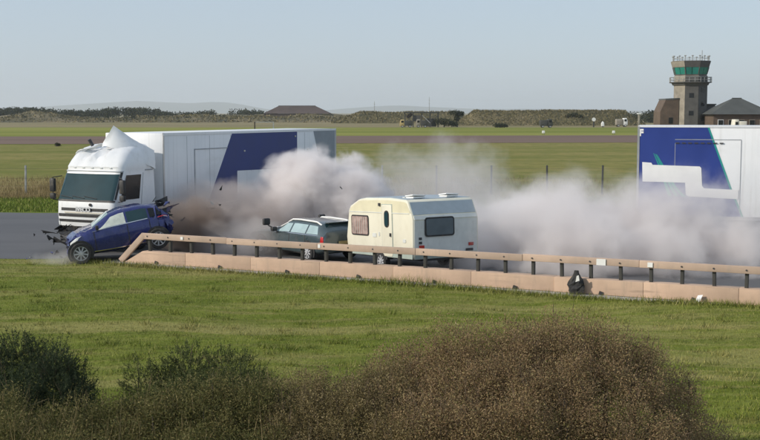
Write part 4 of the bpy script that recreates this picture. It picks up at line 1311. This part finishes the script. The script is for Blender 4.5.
far_truck('white_van', 'small white van at the right end of the grassy bank', 'van', 620.5, 385, 3.8, 2.9, 'plain_white', 'tower_conc', False)
far_truck('cream_van', 'cream van roof showing above the parked trailer', 'van', 737.5, 215, 2.4, 3.45, 'cream', 'cream')
# goal-like gate frame
gt = thing('gate_frame', 'bare wooden gate frame seen just above the lorry trailer', 'gate', (far(264.5, 330), 330, 0))
for x_ in (-2.7, 2.7):
    MB().box((x_, 0, 1.05), (0.35, 0.35, 2.1)).build('post', M['bark'] if x_ < 0 else M['post_grey'], gt)
MB().box((0, 0, 2.0), (5.4, 0.18, 0.2)).build('crossbar', M['post_grey'], gt)
def marker(px, D, w, h, label):
    o = thing('runway_marker', label, 'marker', (far(px, D), D, 0), group='white runway markers')
    MB().prism([(-w / 2, 0.25), (w / 2, 0.25), (w / 2 * 0.85, 0.25 + h), (-w / 2 * 0.85, 0.25 + h)], 'y', -0.12, 0.12).build('board', M['plain_white'], o, bevel=0.02)
    for s in (-1, 1):
        MB().box((s * w * 0.3, 0, 0.13), (0.08, 0.1, 0.27)).build('leg', M['post_dark'], o)
    MB().box((0, 0, 0.27 + h), (w * 0.6, 0.18, 0.06)).build('cap', M['post_grey'], o)
marker(543, 248, 0.65, 0.55, 'white runway marker on the grass left of centre of the two')
marker(613, 248, 0.65, 0.55, 'white runway marker on the grass nearest the blue trailer')
sg = thing('round_sign', 'white round sign on a short dark post before the bank', 'sign', (far(593, 372), 372, 0))
MB().cyl((0, -0.12, 2.5), (0, 0.02, 2.5), 0.62, n=18).build('disc', M['plain_white'], sg)
MB().box((0, 0.1, 0.95), (0.45, 0.2, 1.9)).build('post', M['post_dark'], sg)
bxw = thing('equipment_box', 'small white equipment cabinet beside the round sign', 'cabinet', (far(602, 372), 372, 0))
MB().prism([(-.5, 0.3), (.5, 0.3), (.35, 1.6), (-.1, 1.9), (-.5, 1.2)], 'y', -0.4, 0.4).build('case', M['plain_white'], bxw, bevel=0.05)
MB().box((0, 0, 0.15), (0.5, 0.5, 0.3)).build('plinth', M['post_dark'], bxw)
def mast(px, D, h, label):
    o = thing('mast', label, 'mast', (far(px, D), D, 0), group='distant masts')
    MB().cyl((0, 0, 0), (0, 0, h), 0.28, 0.14, n=6).build('pole', M['post_grey'], o)
    for f_ in (0.7, 0.85): MB().box((0, 0, h * f_), (1.2, 0.2, 0.2)).build('crossarm', M['post_grey'], o)
mast(374.5, 900, 13.5, 'thin distant mast on the skyline right of the brown shelter')
mast(429, 900, 17, 'thin distant mast on the skyline above the steel rig')
pw = thing('white_post', 'pale square post standing left of the parked trailer', 'post', (far(638, 300), 300, 0))
MB().box((0, 0, 2.2), (0.5, 0.5, 4.4)).build('shaft', M['tower_conc'], pw, bevel=0.04)
MB().box((0, 0, 4.45), (0.8, 0.8, 0.35)).build('cap', M['plain_white'], pw)

# ================================================================== vegetation
def foliage_mat(name, stops, rough=0.75, trans=0.34, scale=3.0):
    t = NT(name)
    rnd = t.n('ShaderNodeNewGeometry').outputs['Random Per Island']
    big = t.noise(position(t), scale, 3, 0.6)
    f = t.math('ADD', t.math('MULTIPLY', rnd, 0.62), t.math('MULTIPLY', big, 0.40))
    c = t.ramp(f, stops)
    b = t.n('ShaderNodeBsdfPrincipled')
    t.l(c, b.inputs['Base Color'])
    b.inputs['Roughness'].default_value = rough
    b.inputs['Specular IOR Level'].default_value = 0.25
    tr_ = t.n('ShaderNodeBsdfTranslucent')
    t.l(c, tr_.inputs['Color'])
    mx = t.n('ShaderNodeMixShader')
    mx.inputs[0].default_value = trans
    t.l(b.outputs[0], mx.inputs[1]); t.l(tr_.outputs[0], mx.inputs[2])
    t.l(mx.outputs[0], t.out.inputs[0])
    return t.m
M['brown_leaf'] = foliage_mat('brown_leaf', [(0.15, (0.15, 0.098, 0.054)), (0.42, (0.29, 0.195, 0.105)), (0.62, (0.37, 0.265, 0.14)), (0.78, (0.29, 0.24, 0.10)), (0.93, (0.58, 0.47, 0.29))])
M['olive_leaf'] = foliage_mat('olive_leaf', [(0.15, (0.075, 0.080, 0.026)), (0.5, (0.135, 0.135, 0.044)), (0.75, (0.22, 0.185, 0.07)), (0.93, (0.40, 0.33, 0.16))])
M['gorse'] = foliage_mat('gorse_leaf', [(0.2, (0.018, 0.028, 0.013)), (0.55, (0.034, 0.052, 0.022)), (0.9, (0.07, 0.088, 0.036))], trans=0.12)
M['gorse_olive'] = foliage_mat('gorse_olive', [(0.2, (0.042, 0.056, 0.018)), (0.55, (0.078, 0.098, 0.030)), (0.9, (0.14, 0.15, 0.05))], trans=0.15)
M['olive_brown'] = foliage_mat('olive_brown', [(0.15, (0.11, 0.088, 0.04)), (0.45, (0.20, 0.16, 0.07)), (0.7, (0.29, 0.225, 0.105)), (0.93, (0.48, 0.39, 0.22))])
M['twig'] = simple('twig', (0.13, 0.09, 0.06), 0.9, var=0.3)
M['far_leaf'] = foliage_mat('far_leaf', [(0.2, (0.018, 0.026, 0.012)), (0.6, (0.034, 0.042, 0.02)), (0.9, (0.06, 0.06, 0.03))], trans=0.1, scale=0.1)
M['straw_blade'] = foliage_mat('straw_blade', [(0.15, (0.12, 0.10, 0.04)), (0.5, (0.25, 0.19, 0.09)), (0.9, (0.36, 0.28, 0.15))], scale=0.4)

def unit(v):
    return v / (np.linalg.norm(v, axis=1, keepdims=True) + 1e-9)

def leaf_quads(base, d, L, W):
    """diamond leaves: base (N,3), direction d, length L (N,), width W (N,)"""
    n = len(base)
    side = unit(np.cross(d, rng.normal(size=(n, 3))))
    mid = base + d * (L * 0.5)[:, None]
    out = np.empty((n, 4, 3), np.float32)
    out[:, 0] = base
    out[:, 1] = mid + side * (W * 0.5)[:, None]
    out[:, 2] = base + d * L[:, None]
    out[:, 3] = mid - side * (W * 0.5)[:, None]
    return out.reshape(-1, 3)

def blade_tris(base, h, w, lean=0.35):
    n = len(base)
    a = rng.uniform(0, 2 * np.pi, n)
    s = np.stack([np.cos(a), np.sin(a), np.zeros(n)], 1) * (w / 2)[:, None]
    tip = base + np.stack([rng.normal(0, lean, n) * h, rng.normal(0, lean, n) * h, h], 1)
    out = np.empty((n, 3, 3), np.float32)
    out[:, 0] = base - s
    out[:, 1] = base + s
    out[:, 2] = tip
    return out.reshape(-1, 3)

def lobes_points(lobes, n, depth=0.35, low=-0.3):
    """points spread through the outer shell of a set of ellipsoid lobes; returns pts, outward dirs"""
    vol = np.array([l[3] * l[4] + l[3] * l[5] + l[4] * l[5] for l in lobes])
    cnt = rng.multinomial(n, vol / vol.sum())
    P, Dn = [], []
    for l, k in zip(lobes, cnt):
        u = unit(rng.normal(size=(k, 3)))
        u = u[u[:, 2] > low]
        # bumpy outline
        bump = 1 + 0.10 * np.sin(u[:, 0] * 9 + l[0]) * np.sin(u[:, 2] * 11 + l[1]) + 0.07 * np.sin(u[:, 1] * 17 + u[:, 2] * 13)
        rr = (1 - depth * rng.random(len(u)) ** 1.4) * bump
        c = np.array(l[:3]); r = np.array(l[3:6])
        P.append(c + u * r * rr[:, None])
        Dn.append(u)
    return np.concatenate(P), np.concatenate(Dn)

def bush(name, label, cat, lobes, n_sprig, per, L, W, mat, spread=0.06, up=0.5, depth=0.4, spiky=False, group=None, stems=1, extra=None):
    cx = float(np.mean([l[0] for l in lobes])); cyy = float(np.mean([l[1] for l in lobes]))
    z0 = float(gz(cx, cyy))
    o = thing(name, label, cat, (cx, cyy, z0), group=group)
    loc = np.array([cx, cyy, z0])
    P, Dn = lobes_points(lobes, n_sprig, depth)
    ax = unit(Dn + np.array([0, 0, up]) + rng.normal(0, 0.35, P.shape))
    base = np.repeat(P, per, 0)
    axr = np.repeat(ax, per, 0)
    k = len(base)
    if spiky:   # spines along an upright shoot
        tpos = rng.random(k)
        slen = np.repeat(rng.uniform(0.6, 1.3, len(P)), per) * spread
        base = base + axr * (tpos * slen)[:, None]
        d = unit(axr * 1.1 + rng.normal(0, 0.75, (k, 3)))
        Ls = L * rng.uniform(0.6, 1.2, k) * (1.15 - 0.6 * tpos)
    else:
        base = base + rng.normal(0, spread, (k, 3))
        d = unit(axr * 0.6 + rng.normal(0, 0.9, (k, 3)))
        Ls = L * rng.uniform(0.5, 1.3, k)
    v = leaf_quads(base, d, Ls, W * rng.uniform(0.6, 1.3, k)) - loc
    tag(np_mesh('foliage', v, 4, M[mat], o), kind='stuff')
    # thin twigs standing proud of the leaves, and the woody stems
    m = max(30, n_sprig // 9)
    P2, D2 = lobes_points(lobes, m, 0.25)
    d2 = unit(D2 * 0.7 + np.array([0, 0, 0.8]) + rng.normal(0, 0.3, P2.shape))
    tw = leaf_quads(P2 - d2 * 0.12, d2, rng.uniform(0.12, 0.36, len(P2)), np.full(len(P2), 0.007)) - loc
    tag(np_mesh('twigs', tw, 4, M['twig'] if mat != 'olive_leaf' else M['straw_blade'], o), kind='stuff')
    for l in lobes:
        for q in range(stems):
            a = rng.uniform(0, 6.28); f = rng.uniform(0.2, 0.75)
            p0 = Vector((l[0] + 0.15 * math.cos(a), l[1] + 0.15 * math.sin(a), float(gz(l[0], l[1])) - 0.05)) - Vector(loc)
            p1 = Vector((l[0] + l[3] * f * math.cos(a), l[1] + l[4] * f * math.sin(a), l[2] + l[5] * 0.55)) - Vector(loc)
            MB().cyl(p0, p1, 0.022, 0.006, n=5).build('stem', M['bark'], o)
    return o

def pxl(px, topy, D, wpx, hz, depth=None):
    """ellipsoid lobe: centre column px, top at picture row topy, distance D, half width in px, height radius"""
    s = 1140.0 / D
    top = 4.7 - (topy - 112.5) / s
    return ((px - 380) / s, D, top - hz, wpx / s, depth or wpx / s * 0.8, hz)

def hedge(outline, D0, D1, step, rad, seed, layers=3, drop=26, hz=(0.34, 0.55)):
    """many small uneven lobes filling the space under an outline; returns lobes"""
    r_ = random.Random(seed)
    xs_ = [o[0] for o in outline]; ys_ = [o[1] for o in outline]
    L = []
    for ly in range(layers):
        px = xs_[0] + r_.uniform(0, step)
        while px < xs_[-1]:
            D = D1 + (D0 - D1) * (ly + r_.uniform(-0.3, 0.3)) / max(1, layers - 1)
            top = float(np.interp(px, xs_, ys_)) + drop * ly + r_.choice((r_.uniform(-6, 3), r_.uniform(0, 14)))
            if top < 446:
                w = rad * r_.uniform(0.65, 1.35)
                L.append(pxl(px, top, D, w, r_.uniform(*hz), w / 1140 * D * r_.uniform(0.7, 1.1)))
            px += step * r_.uniform(0.7, 1.4)
    return L
bush('gorse_bush', 'dark green rounded gorse bush at the left edge', 'bush',
     hedge([(-30, 352), (0, 346), (20, 338), (45, 337), (63, 346), (76, 362), (86, 386)], 13.9, 14.7, 20, 17, 1, 3, 20), 6500, 26, 0.042, 0.007, 'gorse', spread=0.17, spiky=True, depth=0.6)
bush('gorse_bush', 'smaller gorse rising behind the olive scrub left of centre', 'bush',
     hedge([(118, 388), (135, 374), (160, 360), (185, 348), (207, 347), (238, 353), (258, 366), (272, 380)], 13.9, 14.7, 22, 18, 2, 3, 18), 5600, 26, 0.040, 0.008, 'gorse_olive', spread=0.15, spiky=True, depth=0.6)
bush('brown_bush', 'big spreading brown leafed bush in the foreground right of centre', 'bush',
     hedge([(388, 350), (415, 334), (445, 322), (480, 314), (520, 313), (560, 312), (600, 316), (640, 332), (668, 350), (690, 374), (704, 404), (712, 440)], 12.5, 14.0, 27, 30, 3, 5, 22),
     40000, 11, 0.029, 0.012, 'brown_leaf', spread=0.045, depth=0.75)
bush('brown_bush', 'lower olive brown bush joining the big brown bush on its left', 'bush',
     hedge([(262, 386), (300, 377), (330, 374), (362, 364), (392, 355), (415, 350)], 12.6, 13.6, 24, 25, 4, 4, 22),
     17000, 11, 0.029, 0.011, 'olive_brown', spread=0.045, depth=0.75)
bush('olive_scrub', 'olive leafy scrub in front of the smaller gorse', 'bush',
     hedge([(96, 402), (130, 393), (170, 382), (215, 374), (250, 378), (285, 390)], 12.6, 13.5, 22, 23, 5, 4, 20),
     12500, 11, 0.036, 0.012, 'olive_leaf', spread=0.05, depth=0.75)
bush('olive_scrub', 'low straw tinged scrub along the bottom left corner', 'bush',
     hedge([(-40, 398), (0, 396), (40, 402), (80, 396), (120, 404), (150, 412)], 12.5, 13.3, 22, 22, 6, 3, 20),
     9500, 11, 0.036, 0.011, 'olive_leaf', spread=0.05, depth=0.75)

# lawn in front of the barrier: real blades
def scatter_grass(name, n, y0, y1, hmin, hmax, w, mat, label, lean=0.35, keep=None, power=1.6, margin=1.5):
    y = y0 + (y1 - y0) * rng.random(n) ** power
    x = rng.uniform(-1, 1, n) * (y * 0.345 + margin)
    if keep is not None:
        k = keep(x, y); x, y = x[k], y[k]
    n = len(x)
    base = np.stack([x, y, gz(x, y) - 0.01], 1)
    h = rng.uniform(hmin, hmax, n)
    v = blade_tris(base, h, w * rng.uniform(0.6, 1.4, n), lean)
    o = np_mesh(name, v, 3, M[mat])
    return tag(o, label, kind='stuff')
def before_barrier(x, y):
    yb = BAR0.y + (x - BAR0.x) * (bd.y / bd.x)
    lim = np.where(x < -8.4, 36.5, yb - 0.45)
    return y < lim
scatter_grass('grass', 330000, 12.0, 36.6, 0.02, 0.06, 0.012, 'blade', 'short mown grass in the foreground', keep=before_barrier, power=1.25)
# uneven clumps and weeds in the lawn
nc = 900
cy_ = 13.0 + 22.5 * rng.random(nc) ** 1.3
cx_ = rng.uniform(-1, 1, nc) * (cy_ * 0.345 + 1)
kk = before_barrier(cx_, cy_ + 0.5); cx_, cy_ = cx_[kk], cy_[kk]
per = 34
bx0 = np.repeat(cx_, per) + rng.normal(0, 0.11, len(cx_) * per); by0 = np.repeat(cy_, per) + rng.normal(0, 0.07, len(cx_) * per)
hh = np.repeat(rng.uniform(0.06, 0.17, len(cx_)), per) * rng.uniform(0.5, 1.2, len(bx0))
tag(np_mesh('grass_tufts', blade_tris(np.stack([bx0, by0, gz(bx0, by0) - 0.01], 1), hh, np.full(len(bx0), 0.014), 0.5), 3, M['blade']), 'longer grass tufts dotted over the lawn', kind='stuff')
# taller unmown tufts along the barrier foot
def fringe(n):
    s_ = rng.uniform(-2.0, 24.0, n)
    dens = 0.5 + 0.5 * np.sin(s_ * 1.7) * np.sin(s_ * 0.6 + 1)
    k = rng.random(n) < 0.25 + 0.75 * dens
    s_ = s_[k]
    off = -0.42 - np.abs(rng.normal(0, 0.22, len(s_)))
    x = BAR0.x + bd.x * s_ + bn.x * off
    y = BAR0.y + bd.y * s_ + bn.y * off
    return x, y
x, y = fringe(16000)
h = rng.uniform(0.06, 0.20, len(x)) * (1 + 0.9 * np.exp(-((x - 0.9) / 0.9) ** 2))
tag(np_mesh('grass_fringe', blade_tris(np.stack([x, y, gz(x, y) - 0.01], 1), h, np.full(len(x), 0.016), 0.4), 3, M['blade']), 'unmown grass along the barrier foot', kind='stuff')
# verge beyond the road, tall straw along the fence, rough field
scatter_grass('verge_grass', 50000, 53.8, 63, 0.08, 0.2, 0.04, 'blade', 'green verge beyond the road', power=1.0, margin=4)
scatter_grass('dry_grass', 60000, 62.0, 82, 0.12, 0.42, 0.035, 'straw_blade', 'tall dry grass along the fence', lean=0.25, power=1.2, margin=4,
              keep=lambda x, y: rng.random(len(x)) < (0.35 + 0.65 * (np.sin(x * 0.45) * np.sin(x * 0.13 + 2) > -0.25)) * np.clip((4 - x) / 12.0, 0.12, 1))
# tall dry stalks among the foreground bushes
n = 420
y = rng.uniform(12.2, 14.4, n)
px = rng.uniform(-10, 720, n)
x = (px - 380) / 1140 * y
h = rng.uniform(0.35, 0.95, n) * np.where(px < 300, 1.0, 0.72)
tag(np_mesh('dry_stalks', blade_tris(np.stack([x, y, gz(x, y)], 1), h, np.full(n, 0.010), 0.3), 3, M['straw_blade']), 'dry grass stalks between the bushes', kind='stuff')

# ------------------------------------------------------------------ far trees
def crown_quads(c, r, n, L):
    P, Dn = lobes_points([(*c, *r)], n, 0.6, -0.9)
    d = unit(rng.normal(size=P.shape))
    return leaf_quads(P, d, L * rng.uniform(0.6, 1.3, len(P)), L * 0.6 * rng.uniform(0.6, 1.3, len(P)))
V = []
for k in range(300):      # dark pine belt on the left skyline
    px = rng.uniform(-60, 214) if k < 265 else rng.uniform(232, 275)
    D = rng.uniform(655, 720)
    hgt = 6.3 + 0.8 * math.sin(px * 0.06) + rng.uniform(-0.6, 0.8) - (1.2 if px > 160 else 0)
    V.append(crown_quads(((px - 380) / 1140 * D, D, hgt - 2.2), (rng.uniform(2.2, 4.0), 3, 2.6), 120, 1.1))
for k in range(26):       # dark belt by the buildings
    px = rng.uniform(640, 672) if k < 14 else rng.uniform(628, 660)
    D = rng.uniform(520, 560)
    V.append(crown_quads(((px - 380) / 1140 * D, D, 2.2 + rng.uniform(-.5, .8)), (3.2, 3, 2.6), 140, 1.0))
for k in range(60):       # scrub on the dunes
    px = rng.uniform(-20, 400); D = rng.uniform(560, 600)
    V.append(crown_quads(((px - 380) / 1140 * D, D, rng.uniform(1.4, 3.0)), (rng.uniform(1.2, 4.0), 2, 1.0), 60, 0.8))
tag(np_mesh('pine_belt', np.concatenate(V), 4, M['far_leaf']), 'dark belt of trees and scrub on the skyline', kind='stuff')

def small_tree(name, label, px, D, trunk_h, lobes, lean=0.0, n=500, L=0.45, cat='tree'):
    X = far(px, D)
    o = thing(name, label, cat, (X, D, 0))
    mb = MB().cyl((0, 0, 0), (lean, 0, trunk_h), 0.28, 0.14, n=7)
    for l in lobes: mb.cyl((lean * 0.8, 0, trunk_h * 0.8), (l[0], l[1], l[2]), 0.12, 0.04, n=5)
    mb.build('trunk', M['bark'], o)
    v = np.concatenate([crown_quads(l[:3], l[3:6], n, L) for l in lobes])
    np_mesh('crown', v, 4, M['far_leaf'], o)
    return o
small_tree('leaning_tree', 'dark leaning tree at the left end of the grassy bank', 457, 376, 4.2, [(-0.6, 0, 4.7, 2.4, 1.6, 0.9), (0.9, 0, 4.3, 1.4, 1.2, 0.8), (-0.2, 0, 3.0, 1.0, 1, 1.2)], -0.6)
small_tree('round_shrub', 'dark round shrub right of the steel rig', 444, 370, 1.0, [(-1.4, 0, 1.7, 2.0, 1.5, 1.4), (1.2, 0, 1.5, 2.2, 1.5, 1.3), (3.0, 0, 1.1, 1.3, 1.2, 0.9)], cat='shrub')
small_tree('low_shrub', 'low dark shrub at the foot of the bank left of the tractor', 500, 362, 0.4, [(-0.8, 0, 0.7, 1.6, 1, 0.75), (1.0, 0, 0.6, 1.4, 1, 0.65)], cat='shrub', n=350)
small_tree('bank_shrub', 'dark arched shrub growing on the face of the grassy bank', 573, 418, 2.2, [(-1.8, 0, 3.3, 1.6, 1, 0.8), (0, 0, 3.9, 2.2, 1, 0.8), (2.2, 0, 3.2, 1.6, 1, 0.8)], cat='shrub', n=350)
small_tree('field_bush', 'single small dark bush in the left field beside the runway', 57.5, 160, 0.15, [(0, 0, 0.28, 0.32, 0.3, 0.26), (0.3, 0, 0.2, 0.22, 0.2, 0.18)], cat='shrub', n=220, L=0.14)

# rank tufts on the dunes and on the earth banks
M['scrub'] = foliage_mat('scrub_tuft', [(0.15, (0.075, 0.072, 0.034)), (0.5, (0.15, 0.128, 0.06)), (0.9, (0.27, 0.22, 0.12))], scale=0.12, trans=0.1)
def tufts(n, x0, x1, y0, y1, hf, hmin, hmax, w):
    x = rng.uniform(x0, x1, n); y = y0 + (y1 - y0) * rng.random(n)
    z = np.array([hf(float(a), float(b_), float((b_ - y0) / (y1 - y0))) for a, b_ in zip(x, y)])
    k = z > 0.1
    return blade_tris(np.stack([x, y, z - 0.15], 1)[k], rng.uniform(hmin, hmax, n)[k], w * rng.uniform(0.6, 1.5, n)[k], 0.4)
V = [tufts(9000, 22, 110, 412, 433, bank_h, 0.2, 0.7, 0.4), tufts(4000, -40, 60, 505, 528, bank2_h, 0.3, 1.0, 0.6), tufts(9000, -330, 45, 545, 600, dune_h, 0.3, 1.1, 0.9)]
tag(np_mesh('rank_tufts', np.concatenate(V), 3, M['scrub']), 'rank grass tufts on the dunes and banks', kind='stuff')

# ================================================================== dust thrown up by the crash
def dust(name, label, c, r, density, seed, scale=0.55, thr=0.30, colr=(0.968, 0.935, 0.922), sharp=1.6, zf=None, aniso=0.15, amp=1.9):
    bm = bmesh.new()
    bmesh.ops.create_icosphere(bm, subdivisions=3, radius=1.0)
    me = bpy.data.meshes.new(name)
    bm.to_mesh(me); bm.free()
    t = NT(name + '_volume')
    oc = t.n('ShaderNodeTexCoord').outputs['Object']
    ln = t.n('ShaderNodeVectorMath', operation='LENGTH')
    t.l(oc, ln.inputs[0])
    rr = ln.outputs['Value']
    pos = t.mapping(position(t), (1, 1, 1.0), (seed * 3.7, seed * 1.3, seed))
    n1 = t.noise(pos, scale, 6, 0.63)
    edge = t.math('SUBTRACT', 1.0, t.math('POWER', rr, 2.0), clamp=True)
    # cauliflower edge: noise eats into the ball from outside
    d = t.math('MULTIPLY', t.math('SUBTRACT', t.math('ADD', t.math('MULTIPLY', edge, 0.9), t.math('MULTIPLY', t.math('SUBTRACT', n1, 0.5), amp)), thr), sharp, clamp=True)
    d = t.math('MULTIPLY', d, t.step(edge, 0.0, 0.22))
    if zf:
        sz = t.n('ShaderNodeSeparateXYZ')
        t.l(oc, sz.inputs[0])
        d = t.math('MULTIPLY', d, t.math('SUBTRACT', 1.0, t.step(sz.outputs[2], zf[0], zf[1])))
    pv = t.n('ShaderNodeVolumePrincipled')
    pv.inputs['Color'].default_value = (*colr, 1)
    pv.inputs['Anisotropy'].default_value = aniso
    t.l(t.math('MULTIPLY', d, density), pv.inputs['Density'])
    t.l(pv.outputs[0], t.out.inputs['Volume'])
    o = link(name, me, t.m)
    o.location = c
    o.scale = r
    return tag(o, label, kind='stuff')
dust('dust_plume', 'pale billowing dust plume beside the lorry trailer', (-2.2, 42.4, 0.7), (3.5, 3.4, 3.0), 4.0, 1, 0.62, thr=0.26, sharp=2.6, amp=2.3, colr=(0.972, 0.94, 0.928))
dust('dust_cloud', 'low dust darkened for the lorry shadow between the blue car and the estate car', (-5.4, 40.3, 0.5), (3.6, 2.2, 2.2), 1.7, 2, 0.7, thr=0.22, colr=(0.80, 0.73, 0.69))  # shadow of the lorry put into the darker dust colour
dust('dust_veil', 'thin tall dust veil behind the caravan', (2.6, 46.5, 0.7), (4.4, 4.0, 3.9), 0.40, 3, 0.75, thr=0.34, sharp=2.0)
dust('dust_bank', 'broad thick dust bank behind the barrier on the right', (7.8, 34.6, 0.0), (7.4, 3.2, 3.7), 2.0, 4, 0.62, thr=0.30, sharp=2.4, amp=3.4, zf=(0.1, 1.0), colr=(0.972, 0.94, 0.928))
dust('dust_bank', 'dust rolling out from under the caravan', (5.0, 37.8, 0.0), (4.2, 3.4, 2.9), 2.0, 5, 0.62, thr=0.34, sharp=2.2, amp=3.4, zf=(0.2, 1.0), colr=(0.972, 0.94, 0.928))
dust('dust_plume', 'thin dust plume rising left of the parked trailer', (6.7, 37.2, 1.0), (2.3, 1.6, 1.9), 0.9, 8, 0.9, thr=0.34, sharp=2.0)
dust('dust_plume', 'dust plume curling up right of the caravan', (4.9, 40.0, 0.8), (2.2, 2.0, 1.7), 1.1, 9, 0.9, thr=0.32, sharp=2.0)
dust('dust_cloud', 'dust hanging round the estate car bonnet', (-4.6, 37.6, 0.3), (2.2, 1.3, 1.1), 1.2, 10, 0.9, thr=0.22, colr=(0.88, 0.83, 0.80))
dust('dust_cloud', 'dark brown dirt bursting out behind the blue car', (-6.3, 38.2, 0.9), (1.7, 1.2, 1.25), 3.0, 12, 1.1, thr=0.28, sharp=2.4, colr=(0.50, 0.42, 0.37))
dust('dust_puff', 'small dust puff at the blue car front wheel', (-9.9, 35.3, 0.1), (1.3, 0.8, 0.5), 0.7, 6, 1.2)

# ------------------------------------------------------------------ air
hb = MB().box((0, 6600, 64), (18400, 13400, 138)).build('haze', None)
t = NT('haze_air')
pv = t.n('ShaderNodeVolumePrincipled')
pv.inputs['Color'].default_value = (0.88, 0.94, 1.0, 1)
pv.inputs['Density'].default_value = 0.00012
pv.inputs['Anisotropy'].default_value = 0.2
t.l(pv.outputs[0], t.out.inputs['Volume'])
hb.data.materials.append(t.m)
tag(hb, 'thin blue distance haze over the airfield', kind='stuff')
